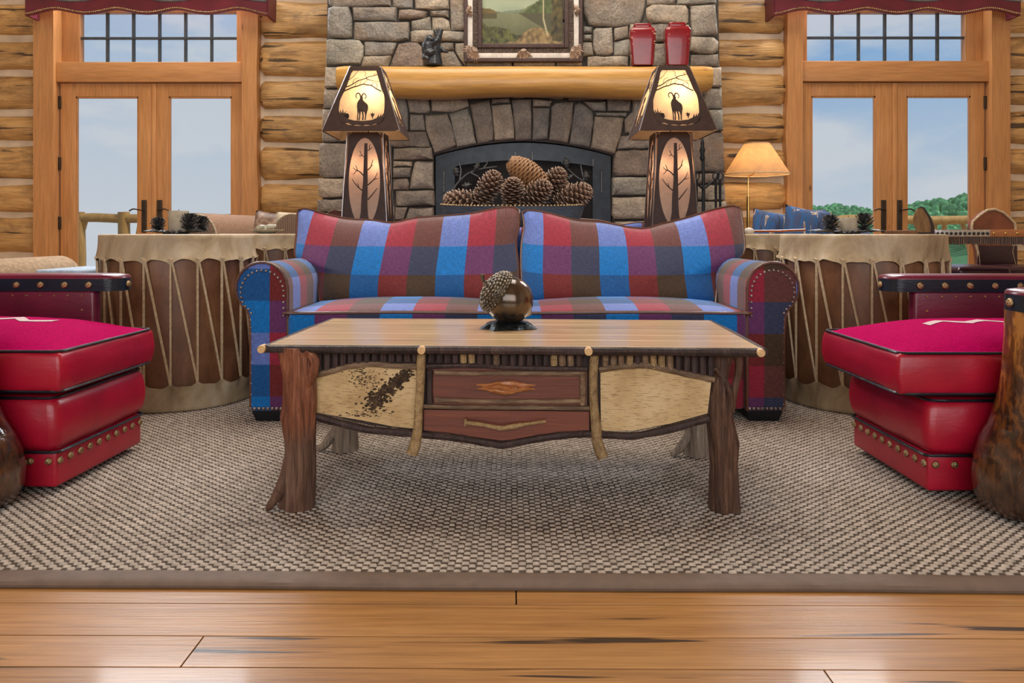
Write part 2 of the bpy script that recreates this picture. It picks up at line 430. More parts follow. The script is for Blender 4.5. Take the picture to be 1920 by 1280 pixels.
def leather(name, c, rough=0.32, var=0.3, spec=0.5, bs=0.25):
    m = Mat(name)
    v = m.coords()
    big = m.noise(v, 5, 4, 0.5, 0.6); f = m.noise(v, 160, 3)
    col = m.ramp(big, [(0.3, tuple(x * (1 - var) for x in c)), (0.7, tuple(min(1, x * (1 + var)) for x in c))])
    cre = m.noise(m.coords((1, 1, 3)), 14, 4, 0.6, 1.0)
    m.set(color=col, rough=rough, spec=spec, coat=0.15, coatr=0.3, normal=m.bump(m.math('ADD', m.math('MULTIPLY', f, 0.15), cre), bs, 0.012))
leather('crimson_leather', (0.38, 0.005, 0.026), 0.33, var=0.2, bs=0.10)
leather('wine_leather', (0.13, 0.006, 0.030), 0.30, bs=0.08)
leather('navy_leather', (0.008, 0.016, 0.028), 0.25, bs=0.08)
leather('piping_leather', (0.006, 0.009, 0.016), 0.35)
leather('brown_welt', (0.10, 0.032, 0.016), 0.4)
leather('dark_plum_leather', (0.035, 0.010, 0.018), 0.25)
leather('cognac_leather', (0.22, 0.065, 0.028), 0.4)
leather('valance_leather', (0.14, 0.012, 0.026), 0.5)
leather('slate_leather', (0.10, 0.125, 0.15), 0.5)
leather('blue_basket', (0.060, 0.085, 0.115), 0.5, bs=0.8)
m = simple('magenta_wool', (0.40, 0.002, 0.090), 0.95, var=0.2, scale=140, bump=0.25, spec=0.03)
simple('white_wool', (0.66, 0.52, 0.55), 0.95, scale=150, bump=0.4)
simple('beige_chenille', (0.42, 0.31, 0.21), 0.95, var=0.25, scale=60, bump=0.4, spec=0.1)
simple('taupe_fabric', (0.34, 0.22, 0.155), 0.9, var=0.2, scale=80, bump=0.3, spec=0.1)
simple('pale_blue_fabric', (0.42, 0.54, 0.70), 0.9, var=0.2, scale=50, bump=0.3)
simple('cream_fabric', (0.50, 0.43, 0.31), 0.9, var=0.2, scale=50, bump=0.3)
simple('denim_fabric', (0.10, 0.12, 0.22), 0.9, var=0.25, scale=90, bump=0.3)
simple('rug_dark', (0.100, 0.081, 0.068), 0.95, var=0.35, scale=70, bump=0.3, spec=0.1)
simple('rug_cream', (0.46, 0.405, 0.355), 0.95, var=0.28, scale=45, bump=0.3, spec=0.1)
simple('rug_binding', (0.150, 0.105, 0.080), 0.75, var=0.12, scale=30, bump=0.15)
simple('antique_brass', (0.42, 0.30, 0.16), 0.30, 1.0, var=0.4, scale=120, bump=0.3)
simple('dull_nail', (0.30, 0.25, 0.23), 0.35, 0.9, var=0.4, scale=80, bump=0.2)
simple('silver', (0.62, 0.62, 0.63), 0.28, 1.0, var=0.2, scale=50, bump=0.3)
simple('steel_rim', (0.42, 0.40, 0.42), 0.3, 0.9, var=0.2, scale=40, bump=0.1)
simple('lamp_metal', (0.040, 0.018, 0.013), 0.55, 0.3, var=0.25, scale=30, bump=0.1)
simple('brass', (0.58, 0.38, 0.13), 0.25, 1.0, var=0.1, scale=20, bump=0.05)
simple('iron', (0.020, 0.023, 0.028), 0.45, 0.6, var=0.35, scale=60, bump=0.3)
simple('screen_iron', (0.032, 0.042, 0.055), 0.42, 0.4, var=0.3, scale=14, bump=0.15)
simple('leaf_iron', (0.16, 0.175, 0.18), 0.5, 0.5, var=0.4, scale=60, bump=0.3)
simple('soot', (0.010, 0.010, 0.011), 0.9, var=0.4, scale=12, bump=0.3)
simple('red_ceramic', (0.22, 0.006, 0.014), 0.22, var=0.2, scale=10, bump=0.05, coat=0.4)
simple('bear_resin', (0.016, 0.022, 0.030), 0.4, var=0.6, scale=50, bump=0.5, coat=0.2)
simple('bronze_bark', (0.030, 0.045, 0.055), 0.32, 0.75, var=0.7, scale=70, bump=0.9)
simple('cap_bronze', (0.15, 0.125, 0.095), 0.32, 0.8, var=0.5, scale=60, bump=0.6)
simple('white_candle', (0.40, 0.35, 0.27), 0.7, var=0.2, scale=25, bump=0.5)
simple('cone_metal', (0.045, 0.048, 0.055), 0.4, 0.3, var=0.5, scale=50, bump=0.4)
simple('dish_glaze', (0.44, 0.42, 0.34), 0.3, var=0.15, scale=30, bump=0.05)
simple('black_foot', (0.012, 0.012, 0.014), 0.5, var=0.3, scale=30)
simple('rawhide_cord', (0.56, 0.43, 0.27), 0.6, var=0.25, scale=60, bump=0.2)
simple('stick_lacquer', (0.28, 0.07, 0.02), 0.3, var=0.2, scale=30, bump=0.05)
simple('red_mallet', (0.25, 0.04, 0.03), 0.6)
simple('plaster', (0.60, 0.48, 0.34), 0.8, var=0.08, scale=6, bump=0.1)
simple('birch_white', (0.66, 0.62, 0.57), 0.6, var=0.15, scale=20, bump=0.3)
simple('frame_bark', (0.10, 0.070, 0.055), 0.7, var=0.5, scale=45, bump=0.8)
simple('rosette', (0.34, 0.25, 0.19), 0.6, var=0.5, scale=60, bump=0.4)
simple('frame_dark', (0.055, 0.026, 0.020), 0.45, var=0.4, scale=40, bump=0.4)
simple('foliage', (0.15, 0.38, 0.17), 0.9, var=0.4, scale=0.18, bump=0.0, spec=0.1)
simple('hill_green', (0.10, 0.27, 0.12), 0.95, var=0.4, scale=0.05, bump=0.0, spec=0.1)
simple('dark_muntin', (0.05, 0.06, 0.065), 0.5)
simple('hinge_bronze', (0.05, 0.036, 0.026), 0.4, 0.6)

def birch_bark():
    m = Mat('birch_panel')
    v = m.coords((9, 1, 90)); f = m.noise(v, 4.0, 3, 0.6)
    dash = m.ramp(f, [(0.56, (0, 0, 0)), (0.61, (1, 1, 1))])
    tone = m.noise(m.coords(), 9, 5)
    col = m.ramp(tone, [(0.3, (0.44, 0.285, 0.12)), (0.5, (0.60, 0.42, 0.20)), (0.7, (0.68, 0.51, 0.28))])
    col = m.mix(m.math('MULTIPLY', dash, 0.6), col, (0.20, 0.105, 0.04))
    m.set(color=col, rough=0.55, normal=m.bump(f, 0.3, 0.004))
    m = Mat('birch_scar')
    f = m.noise(m.coords(), 70, 5, 0.7)
    m.set(color=m.ramp(f, [(0.35, (0.035, 0.02, 0.012)), (0.6, (0.11, 0.065, 0.035)), (0.8, (0.25, 0.16, 0.08))]), rough=0.8, normal=m.bump(f, 1.0, 0.01))
birch_bark()

def juniper():
    for nm, a, b, c in (('juniper_leg', (0.065, 0.026, 0.015), (0.20, 0.085, 0.045), (0.36, 0.19, 0.115)), ('grey_driftwood', (0.15, 0.11, 0.08), (0.32, 0.25, 0.19), (0.50, 0.42, 0.33)), ('dark_juniper', (0.040, 0.018, 0.011), (0.105, 0.048, 0.028), (0.24, 0.125, 0.07))):
        m = Mat(nm)
        f = m.noise(m.coords((26, 26, 2.0)), 3, 6, 0.65, 0.8)
        g = m.noise(m.coords((1, 1, 1)), 5, 3)
        col = m.ramp(f, [(0.3, a), (0.5, b), (0.72, c)])
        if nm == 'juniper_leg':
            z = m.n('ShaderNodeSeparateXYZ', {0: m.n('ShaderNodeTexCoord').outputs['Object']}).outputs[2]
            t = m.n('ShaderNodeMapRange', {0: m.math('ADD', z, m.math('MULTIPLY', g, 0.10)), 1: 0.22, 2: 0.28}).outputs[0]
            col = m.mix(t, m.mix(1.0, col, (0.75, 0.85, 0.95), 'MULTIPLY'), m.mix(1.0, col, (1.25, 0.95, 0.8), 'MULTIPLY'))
        m.set(color=col, rough=0.5, coat=0.12, normal=m.bump(f, 1.0, 0.012))
juniper()

def burl():
    m = Mat('burl_log')
    v = m.coords((1.6, 1.6, 0.55))
    w = m.n('ShaderNodeTexWave', {'Vector': v, 'Scale': 9.0, 'Distortion': 9.0, 'Detail': 5.0, 'Detail Scale': 2.6}).outputs['Fac']
    n1 = m.noise(v, 5, 5, 0.6, 1.2)
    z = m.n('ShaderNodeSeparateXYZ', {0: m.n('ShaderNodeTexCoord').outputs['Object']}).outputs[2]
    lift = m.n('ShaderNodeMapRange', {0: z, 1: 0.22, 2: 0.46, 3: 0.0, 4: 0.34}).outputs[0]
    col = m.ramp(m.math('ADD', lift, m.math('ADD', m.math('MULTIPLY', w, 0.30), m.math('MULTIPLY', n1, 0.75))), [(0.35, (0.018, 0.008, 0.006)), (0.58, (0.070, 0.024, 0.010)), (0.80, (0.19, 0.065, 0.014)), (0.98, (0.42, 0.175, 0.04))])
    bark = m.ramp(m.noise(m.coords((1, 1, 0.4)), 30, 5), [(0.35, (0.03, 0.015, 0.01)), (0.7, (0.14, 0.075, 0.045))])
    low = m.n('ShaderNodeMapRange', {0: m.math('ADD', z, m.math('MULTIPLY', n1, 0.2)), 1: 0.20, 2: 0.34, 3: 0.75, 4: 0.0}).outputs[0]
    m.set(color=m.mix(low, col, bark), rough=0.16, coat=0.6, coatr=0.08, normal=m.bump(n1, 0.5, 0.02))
burl()

def cone_mat():
    for nm, a, b, c in (('cone_scale', (0.045, 0.022, 0.013), (0.15, 0.080, 0.050), (0.42, 0.30, 0.22)), ('cone_closed', (0.075, 0.030, 0.011), (0.20, 0.090, 0.035), (0.32, 0.17, 0.075))):
        m = Mat(nm)
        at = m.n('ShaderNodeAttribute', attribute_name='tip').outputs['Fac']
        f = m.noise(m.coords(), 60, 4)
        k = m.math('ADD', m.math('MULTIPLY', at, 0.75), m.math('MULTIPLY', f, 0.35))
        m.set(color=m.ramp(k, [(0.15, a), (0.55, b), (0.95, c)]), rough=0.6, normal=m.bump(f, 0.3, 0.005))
cone_mat()

def rawhide():
    for nm, a, b, c in (('rawhide', (0.24, 0.16, 0.085), (0.48, 0.37, 0.225), (0.66, 0.57, 0.42)),):
        m = Mat(nm)
        f = m.noise(m.coords((1, 1, 0.6), rand=9.0), 5.5, 6, 0.62, 0.7)
        g = m.noise(m.coords(), 70, 4)
        m.set(color=m.ramp(f, [(0.28, a), (0.5, b), (0.72, c)]), rough=0.5, normal=m.bump(m.math('ADD', f, m.math('MULTIPLY', g, 0.2)), 0.3, 0.01))
rawhide()

def glass():
    m = Mat('window_glass')
    nt = m.nt
    tr = m.n('ShaderNodeBsdfTransparent', {'Color': (0.97, 0.98, 0.98, 1)}); gl = m.n('ShaderNodeBsdfGlossy', {'Roughness': 0.02})
    mx = m.n('ShaderNodeMixShader', {0: 0.04, 1: tr.outputs[0], 2: gl.outputs[0]})
    nt.links.new(mx.outputs[0], m.out.inputs[0])
glass()

def mica(name, tint, mixf):
    m = Mat(name)
    f = m.noise(m.coords(), 16, 6, 0.65, 0.6)
    col = m.ramp(f, [(0.3, tuple(c * .72 for c in tint)), (0.7, tint)])
    df = m.n('ShaderNodeBsdfDiffuse', {'Color': m.mix(0.5, col, (0.55, 0.42, 0.32))})
    tl = m.n('ShaderNodeBsdfTranslucent', {'Color': col})
    mx = m.n('ShaderNodeMixShader', {0: mixf, 1: df.outputs[0], 2: tl.outputs[0]})
    m.nt.links.new(mx.outputs[0], m.out.inputs[0])
mica('mica', (1.0, 0.80, 0.54), 0.58)
mica('base_mica', (0.80, 0.62, 0.50), 0.4)
mica('parchment', (0.72, 0.42, 0.17), 0.45)

def bulb():
    m = Mat('bulb'); m.set(color=(1, .9, .7, 1), emit=(1.0, 0.72, 0.40, 1), emits=14.0)
bulb()

def agate():
    m = Mat('acorn_bronze')
    v = m.coords()
    f = m.noise(v, 9, 3, 0.5, 0.8)
    m.set(color=m.ramp(f, [(0.35, (0.030, 0.022, 0.018)), (0.52, (0.10, 0.065, 0.040)), (0.70, (0.20, 0.085, 0.022))]), rough=0.20, metal=0.55, coat=0.7, coatr=0.1)
agate()

def southwest():
    m = Mat('southwest_fabric')
    v = m.coords((7, 7, 1.3), rot=(0, 0.35, 0), rand=3.0)
    f = m.noise(v, 2.6, 3, 0.5, 0.3)
    m.set(color=m.ramp(f, [(0.0, (0.035, 0.055, 0.12)), (0.40, (0.055, 0.085, 0.19)), (0.48, (0.03, 0.11, 0.30)), (0.55, (0.06, 0.10, 0.22)), (0.60, (0.50, 0.42, 0.36)), (0.64, (0.16, 0.07, 0.06)), (0.68, (0.04, 0.10, 0.26))], 'CONSTANT'), rough=0.85)
    m = Mat('cowhide_pillow')
    f = m.noise(m.coords(), 9, 4, 0.6, 1.0)
    m.set(color=m.ramp(f, [(0.42, (0.10, 0.055, 0.035)), (0.52, (0.22, 0.13, 0.085)), (0.60, (0.38, 0.28, 0.20))]), rough=0.6)
    m = Mat('corduroy')
    x = m.n('ShaderNodeSeparateXYZ', {0: m.n('ShaderNodeTexCoord').outputs['Object']}).outputs[0]
    s_ = m.math('SINE', m.math('MULTIPLY', x, 2 * PI / 0.014))
    m.set(color=m.ramp(m.math('MULTIPLY', m.math('ADD', s_, 1.0), 0.5), [(0.2, (0.15, 0.10, 0.07)), (0.8, (0.34, 0.23, 0.165))]), rough=0.9, normal=m.bump(s_, 0.5, 0.004))
southwest()

def painting_mat():
    m = Mat('oil_painting')
    a = m.n('ShaderNodeVertexColor', layer_name='paint').outputs[0]
    f = m.noise(m.coords(), 120, 4)
    m.set(color=a, rough=0.4, normal=m.bump(f, 0.2, 0.003))
painting_mat()
# ================================================================== floor
WALL = 6.45
FZ = -0.0145                                  # bare boards; the top of the rug lies at z = 0
floor = MB().box(-5.5, 5.5, -4.0, WALL + 0.2, FZ - 0.12, FZ - 0.022).build('floor', 'mortar', kind='structure')
edges = [1.111, 1.228, 1.346, 1.451, 1.578, 1.693, 1.808, 1.925]
k = -0.007                                   # the boards run a touch askew to the picture
def plank(x0, x1, y0, y1):
    g = 0.0014
    b = MB()
    b.rbox(x0 + g, x1 - g, y0 + g, y1 - g, -0.022, 0.0, r=0.0004, n=1)
    b.warp(lambda p: Vector((p.x, p.y + k * p.x, p.z)))
    cx, cy = (x0 + x1) / 2, (y0 + y1) / 2
    o = bpy.data.objects.new('floor_plank', b.mesh('floor_plank', 'plank_wood', False, (cx, cy, 0)))
    COL.objects.link(o); o.parent = floor
    o.location = Vector((cx, cy, FZ)) - floor.location
joints = {1: [-3.1, 0.56, 2.9], 2: [-2.9, -0.60, 3.3], 3: [-3.4, 1.9], 4: [-2.4, 0.009, 3.0], 5: [-3.3, 1.3]}
rows = list(zip(edges[:-1], edges[1:]))
y = edges[-1]
while y < WALL: rows.append((y, min(y + 0.115, WALL))); y += 0.115
y = edges[0]
for _ in range(8): rows.append((y - 0.115, y)); y -= 0.115
for i, (a, b) in enumerate(rows):
    j = joints.get(i, [rnd.uniform(-3.6, -1.0), rnd.uniform(0.4, 3.6)])
    xs = [-5.4] + sorted(j) + [5.4]
    for x0, x1 in zip(xs[:-1], xs[1:]): plank(x0, x1, a, b)

# ================================================================== rug
RX0, RX1, RY0, RY1 = -3.1, 3.1, 1.638, 4.95
rug = thing('area_rug', (0, 1.6, FZ), 'large cream and brown basket-weave rug with a taupe bound edge', 'rug')
rsk = lambda p: Vector((p.x, p.y - 0.0115 * p.x - 1.6, p.z))
MB().box(RX0, RX1, RY0 + 0.02, RY1, 0.001, 0.0095).warp(rsk).build('backing', 'rug_dark', rug, world=False)
b = MB()
def bind(u, v):
    x = RX0 + (RX1 - RX0) * u
    prof = [(0.0, 0.0015), (-0.002, 0.008), (0.003, 0.0135), (0.020, 0.0165), (0.046, 0.0160), (0.058, 0.0145), (0.062, 0.0100)]
    t = v * (len(prof) - 1); i = min(int(t), len(prof) - 2); f_ = t - i
    yy = prof[i][0] + (prof[i + 1][0] - prof[i][0]) * f_; zz = prof[i][1] + (prof[i + 1][1] - prof[i][1]) * f_
    return rsk(Vector((x, RY0 + yy + 0.003 * nz((x, 0, 0), 2.2, 3), zz + (0.0012 * nz((x * 9, yy * 30, 0), 1.0, 9) if zz > 0.01 else 0))))
b.grid(260, 6, bind).build('binding', 'rug_binding', rug, world=False)
MB().rbox(RX0 - 0.03, RX0 + 0.03, RY0, RY1, 0.001, 0.016, r=0.006).warp(rsk).build('binding', 'rug_binding', rug, world=False)
MB().rbox(RX1 - 0.03, RX1 + 0.03, RY0, RY1, 0.001, 0.016, r=0.006).warp(rsk).build('binding', 'rug_binding', rug, world=False)
MB().rbox(RX0, RX1, RY1 - 0.03, RY1 + 0.03, 0.001, 0.016, r=0.006).warp(rsk).build('binding', 'rug_binding', rug, world=False)
# the weave: short loops laid checkerwise, light ones proud of dark ones
def weave(name, mat, par, h, cw, cd):
    CX, CY = 0.0165, 0.0135
    nx = int((RX1 - RX0 - 0.06) / CX); ny = int((RY1 - RY0 - 0.09) / CY)
    I, J = np.meshgrid(np.arange(nx), np.arange(ny))
    sel = ((I + J) % 2) == par
    rs = np.random.RandomState(5 + par)
    n = int(sel.sum())
    cx = RX0 + 0.03 + (I[sel] + 0.5) * CX + rs.uniform(-0.001, 0.001, n); cy = RY0 + 0.062 + (J[sel] + 0.5) * CY + rs.uniform(-0.0008, 0.0008, n)
    w = cw * CX / 2 * rs.uniform(0.9, 1.08, n); d = cd * CY / 2 * rs.uniform(0.9, 1.08, n); hh = h * rs.uniform(0.85, 1.15, n)
    V = np.zeros((n, 8, 3), np.float32)
    for q, (sx, sy, top) in enumerate(((-1, -1, 0), (1, -1, 0), (1, 1, 0), (-1, 1, 0), (-.72, -.5, 1), (.72, -.5, 1), (.72, .5, 1), (-.72, .5, 1))):
        V[:, q, 0] = cx + sx * w; V[:, q, 1] = cy + sy * d; V[:, q, 2] = 0.0095 + top * hh
    V[:, :, 1] -= 0.0115 * V[:, :, 0]
    V[:, :, 1] -= 1.6
    fq = np.array([(4, 5, 6, 7), (0, 1, 5, 4), (1, 2, 6, 5), (2, 3, 7, 6), (3, 0, 4, 7)], np.int32)
    Fc = (fq[None] + (np.arange(n, dtype=np.int32) * 8)[:, None, None]).reshape(-1, 4)
    me = bpy.data.meshes.new(name)
    me.vertices.add(n * 8); me.vertices.foreach_set('co', V.ravel())
    me.loops.add(Fc.size); me.loops.foreach_set('vertex_index', Fc.ravel())
    me.polygons.add(len(Fc)); me.polygons.foreach_set('loop_start', np.arange(0, Fc.size, 4, dtype=np.int32)); me.polygons.foreach_set('loop_total', np.full(len(Fc), 4, np.int32))
    me.update(); me.validate(); me.shade_smooth()
    me.materials.append(MATS[mat])
    o = bpy.data.objects.new(name, me); COL.objects.link(o); o.parent = rug; o['kind'] = 'stuff'
weave('light_weave', 'rug_cream', 0, 0.0052, 1.04, 0.98)
weave('dark_weave', 'rug_dark', 1, 0.0032, 1.0, 0.95)

# ================================================================== walls
wall_back = thing('wall_back', (0, WALL, 0), kind='structure')
# chinking behind the logs, one panel per stretch between doors and chimney
S = WALL / F                                      # metres per photo pixel on the wall
X = lambda px: (px - 960) * S
Z = lambda py: EYE - (py - HZ) * S
for x0, x1 in ((-5.5, X(80)), (X(488), X(640)), (X(1320), X(1472)), (X(1878), 5.5)):
    MB().box(x0, x1, WALL - 0.005, WALL + 0.22, FZ, 5.2).build('chinking', 'chinking', wall_back)
for x0, x1 in ((X(80), X(488)), (X(1472), X(1878))):
    MB().box(x0, x1, WALL + 0.03, WALL + 0.22, 2.74, 2.86).build('lintel', 'casing_wood_flat', wall_back)
    MB().box(x0, x1, WALL + 0.03, WALL + 0.22, 4.20, 5.2).build('lintel', 'casing_wood_flat', wall_back)

def log(x0, x1, z0, z1, capL, capR, seed):
    nu, nv = 16, 14
    b = MB()
    hz, zc = (z1 - z0) / 2, (z0 + z1) / 2
    L = x1 - x0
    vs = []; fs = []
    for i in range(nu + 1):
        t = i / nu
        # denser near the ends where the log is rounded over
        x = x0 + L * t
        if i == 1: x = x0 + min(0.03, L * .08)
        if i == nu - 1: x = x1 - min(0.03, L * .08)
        e = 1.0
        if capL and i == 0: e = 0.80
        if capR and i == nu: e = 0.80
        hh = hz * (1 + 0.16 * nz((x * 2.3, seed, 0), 1.0, seed)) * e
        zz = zc + hz * 0.10 * nz((x * 0.9, seed * 3.1, 7), 1.0, seed)
        for q in range(nv + 1):
            a = -PI / 2 - 0.25 + (PI + 0.5) * q / nv
            c, s_ = math.cos(a), math.sin(a)
            # flattened hewn face
            yy = -0.125 * (abs(c) ** 0.55) * (1 if c > 0 else -1) * (0.86 if e < 1 else 1)
            r = 1 + 0.16 * nz((x * 4, s_ * 2, c * 2), 1.0, seed * 2 + 1)
            vs.append((x, WALL + 0.06 + yy * r, zz + hh * (abs(s_) ** 0.8) * (1 if s_ > 0 else -1)))
    w = nv + 1
    for i in range(nu):
        for q in range(nv):
            fs.append((i * w + q, i * w + q + 1, (i + 1) * w + q + 1, (i + 1) * w + q))
    fs.append(tuple(range(w))); fs.append(tuple(nu * w + q for q in range(w - 1, -1, -1)))
    b.add(vs, fs)
    cx = (x0 + x1) / 2
    o = bpy.data.objects.new('log', b.mesh('log', 'log_wood', True, (cx, WALL, zc), 60))
    COL.objects.link(o); o.parent = wall_back; o.location = (cx, 0, zc)
secs = [
    (-5.4, X(74), 0, 1, [(-66, 2), (8, 68), (77, 133), (142, 208), (217, 265), (273, 338), (346, 398), (407, 474), (481, 545), (552, 602)]),
    (X(491), X(640), 1, 0, [(-66, -6), (3, 72), (78, 143), (150, 208), (217, 268), (277, 336), (345, 400), (408, 462), (470, 530), (538, 600)]),
    (X(1320), X(1469), 0, 1, [(-66, -6), (1, 66), (72, 128), (136, 201), (212, 269), (279, 331), (339, 394), (403, 460), (468, 530), (538, 600)]),
    (X(1881), 5.4, 1, 0, [(-66, -6), (3, 62), (69, 131), (139, 198), (207, 271), (279, 327), (337, 399), (406, 458), (466, 530), (538, 600)]),
]
sd = 1
for x0, x1, cl, cr, ys in secs:
    for (a, c) in ys:
        log(x0, x1, Z(c), Z(a), cl, cr, sd * 1.37); sd += 1
    zz = Z(ys[0][0]) + 0.02
    while zz < 5.0:
        log(x0, x1, zz, zz + 0.28, cl, cr, sd * 1.37); sd += 1; zz += 0.31

MB().box(-5.7, -5.5, -4.2, WALL + 0.22, 0, 5.2).build('wall_left', 'plaster', kind='structure')
MB().box(5.5, 5.7, -4.2, WALL + 0.22, 0, 5.2).build('wall_right', 'plaster', kind='structure')
wf = MB().box(-5.5, 5.5, -4.2, -4.0, 0, 0.6).box(-5.5, 5.5, -4.2, -4.0, 4.1, 5.2)
for q in (-5.5, -3.72, -0.1, 3.52): wf.box(q, q + (1.98 if abs(q) > 5 else 0.2), -4.2, -4.0, 0.6, 4.1) if abs(q) < 5 else wf.box(q, q + 1.9, -4.2, -4.0, 0.6, 4.1)
wf.box(3.6, 5.5, -4.2, -4.0, 0.6, 4.1).build('wall_front', 'plaster', kind='structure', smooth=False)
MB().box(-5.7, 5.7, -4.2, WALL + 0.22, 5.2, 5.35).build('ceiling', 'ceiling_wood', kind='structure', smooth=False)

# ================================================================== French doors with transoms
def hewn_post(parent, xa, xb, wavy, z1=2.85):
    """squared post whose one edge keeps the wave of the trunk"""
    b = MB(); n = 26; vs = []; fs = []
    for i in range(n + 1):
        z = z1 * i / n
        wv = 0.018 * nz((0, 0, z * 2.1), 1.0, xa * 3) if wavy else 0
        L = xa + (wv if wavy < 0 else 0); R = xb + (wv if wavy > 0 else 0)
        vs += [(L, WALL - 0.10, z), (R, WALL - 0.10, z), (R, WALL + 0.12, z), (L, WALL + 0.12, z)]
    for i in range(n):
        for q in range(4): fs.append((i * 4 + q, i * 4 + (q + 1) % 4, i * 4 + 4 + (q + 1) % 4, i * 4 + 4 + q))
    fs += [(0, 1, 2, 3), (n * 4 + 3, n * 4 + 2, n * 4 + 1, n * 4)]
    b.add(vs, fs).build('post', 'casing_wood', parent, sharp=30)

def french_door(name, L):
    """L: photo columns and rows of the opening, measured on the wall plane"""
    D = thing(name, (X((L['x0'] + L['x1']) / 2), WALL, 0), kind='structure')
    yb = WALL
    hewn_post(D, X(L['post'][0]), X(L['x0']), -1 if L['wavy'] == 'left' else 0)
    hewn_post(D, X(L['x1']), X(L['post'][1]), 1 if L['wavy'] == 'right' else 0)
    hd = MB().rbox(X(L['x0']), X(L['x1']), yb - 0.06, yb + 0.12, Z(L['head'][1]), Z(L['head'][0]), r=0.004)
    hd.build('header', 'casing_wood_flat', D)
    # transom sash
    tx0, tx1, ty0, ty1 = L['tr']
    T = MB()
    T.rbox(X(L['x0']), X(tx0), yb + 0.02, yb + 0.09, Z(ty1), Z(-14), r=0.003)
    T.rbox(X(tx1), X(L['x1']), yb + 0.02, yb + 0.09, Z(ty1), Z(-14), r=0.003)
    T.rbox(X(tx0), X(tx1), yb + 0.02, yb + 0.09, Z(ty0), Z(-14), r=0.003)
    T.build('transom_frame', 'casing_wood', D)
    cols = [tx0 + (tx1 - tx0) * i / 6 for i in range(7)]; rws = [ty0, (ty0 + ty1) / 2, ty1]
    for c in cols[1:-1]:
        MB().box(X(c) - 0.009, X(c) + 0.009, yb + 0.035, yb + 0.065, Z(ty1), Z(ty0)).build('muntin', 'dark_muntin', D)
    MB().box(X(tx0), X(tx1), yb + 0.032, yb + 0.062, Z(rws[1]) - 0.009, Z(rws[1]) + 0.009).build('muntin', 'dark_muntin', D)
    for i in range(6):
        for j in range(2):
            MB().box(X(cols[i]) + 0.008, X(cols[i + 1]) - 0.008, yb + 0.05, yb + 0.055, Z(rws[j + 1]) + 0.008, Z(rws[j]) - 0.008).build('pane', 'window_glass', D, smooth=False)
    # jamb lining seen at the outer side
    # leaves
    xm = L['mid']; top = L['head'][1] + 1
    for s_, (a, c, ga, gc) in enumerate(((L['x0'] + 2, xm, L['g1'][0], L['g1'][1]), (xm, L['x1'] - 2, L['g2'][0], L['g2'][1]))):
        leaf = MB()
        y0, y1 = yb - 0.02, yb + 0.03
        g = 0.003
        leaf.rbox(X(a) + g, X(ga), y0, y1, 0.01, Z(top), r=0.004)
        leaf.rbox(X(gc), X(c) - g, y0, y1, 0.01, Z(top), r=0.004)
        leaf.rbox(X(ga), X(gc), y0 + 0.001, y1, Z(L['gy']), Z(top) - .001, r=0.003)
        leaf.rbox(X(ga), X(gc), y0 + 0.001, y1, 0.01, 0.27, r=0.003)
        lf = leaf.build('door_leaf', 'casing_wood', D)
        MB().box(X(ga), X(gc), yb, yb + 0.008, 0.27, Z(L['gy'])).build('pane', 'window_glass', lf, smooth=False)
        bead = MB()
        for (p, q, r_, t_) in ((X(ga), X(ga) + .012, .27, Z(L['gy'])), (X(gc) - .012, X(gc), .27, Z(L['gy']))):
            bead.box(p, q, yb - 0.012, yb + 0.01, r_, t_)
        bead.box(X(ga), X(gc), yb - 0.012, yb + 0.01, Z(L['gy']) - .012, Z(L['gy'])).box(X(ga), X(gc), yb - 0.012, yb + 0.01, .27, .282)
        bead.build('glazing_bead', 'casing_wood', lf)
        # plate and lever
        hx = L['h'][s_]
        pl = MB().rbox(X(hx) - 0.022, X(hx) + 0.022, y0 - 0.012, y0, Z(436), Z(375), r=0.02, n=3).build('handle_plate', 'hinge_bronze', lf)
        dr = -1 if s_ == 0 else 1
        MB().tube(smoothpath([(X(hx), y0 - 0.01, Z(394)), (X(hx), y0 - 0.05, Z(394)), (X(hx) + dr * 0.03, y0 - 0.055, Z(394) + .003), (X(hx) + dr * 0.07, y0 - 0.055, Z(394) + .008), (X(hx) + dr * 0.105, y0 - 0.05, Z(394) - .008)]), 0.006, 6).build('lever', 'hinge_bronze', pl)
        hgx = a if s_ == 0 else c
        for hy in (193, 307, 418, 560):
            MB().rbox(X(hgx) - 0.012, X(hgx) + 0.012, y0 - 0.014, y0 + 0.004, Z(hy + 12), Z(hy - 12), r=0.005).build('hinge', 'hinge_bronze', lf)
    MB().rbox(X(xm) - 0.006, X(xm) + 0.03, yb - 0.032, yb - 0.019, 0.01, Z(top) - .002, r=0.004).build('astragal', 'casing_wood', D)
    MB().rbox(X(L['x0']), X(L['x1']), yb - 0.05, yb + 0.12, 0, 0.012, r=0.002).build('threshold', 'hinge_bronze', D)
    return D
french_door('door_1', dict(x0=113, x1=461, post=(76, 490), wavy='right', head=(119, 156), tr=(147, 442, 22, 117), mid=289, g1=(144, 261), g2=(318, 436), gy=182, h=(273, 302)))
french_door('door_2', dict(x0=1497, x1=1846, post=(1468, 1880), wavy='left', head=(117, 155), tr=(1515, 1813, 22, 115), mid=1672, g1=(1520, 1640), g2=(1698, 1818), gy=181, h=(1654, 1684)))
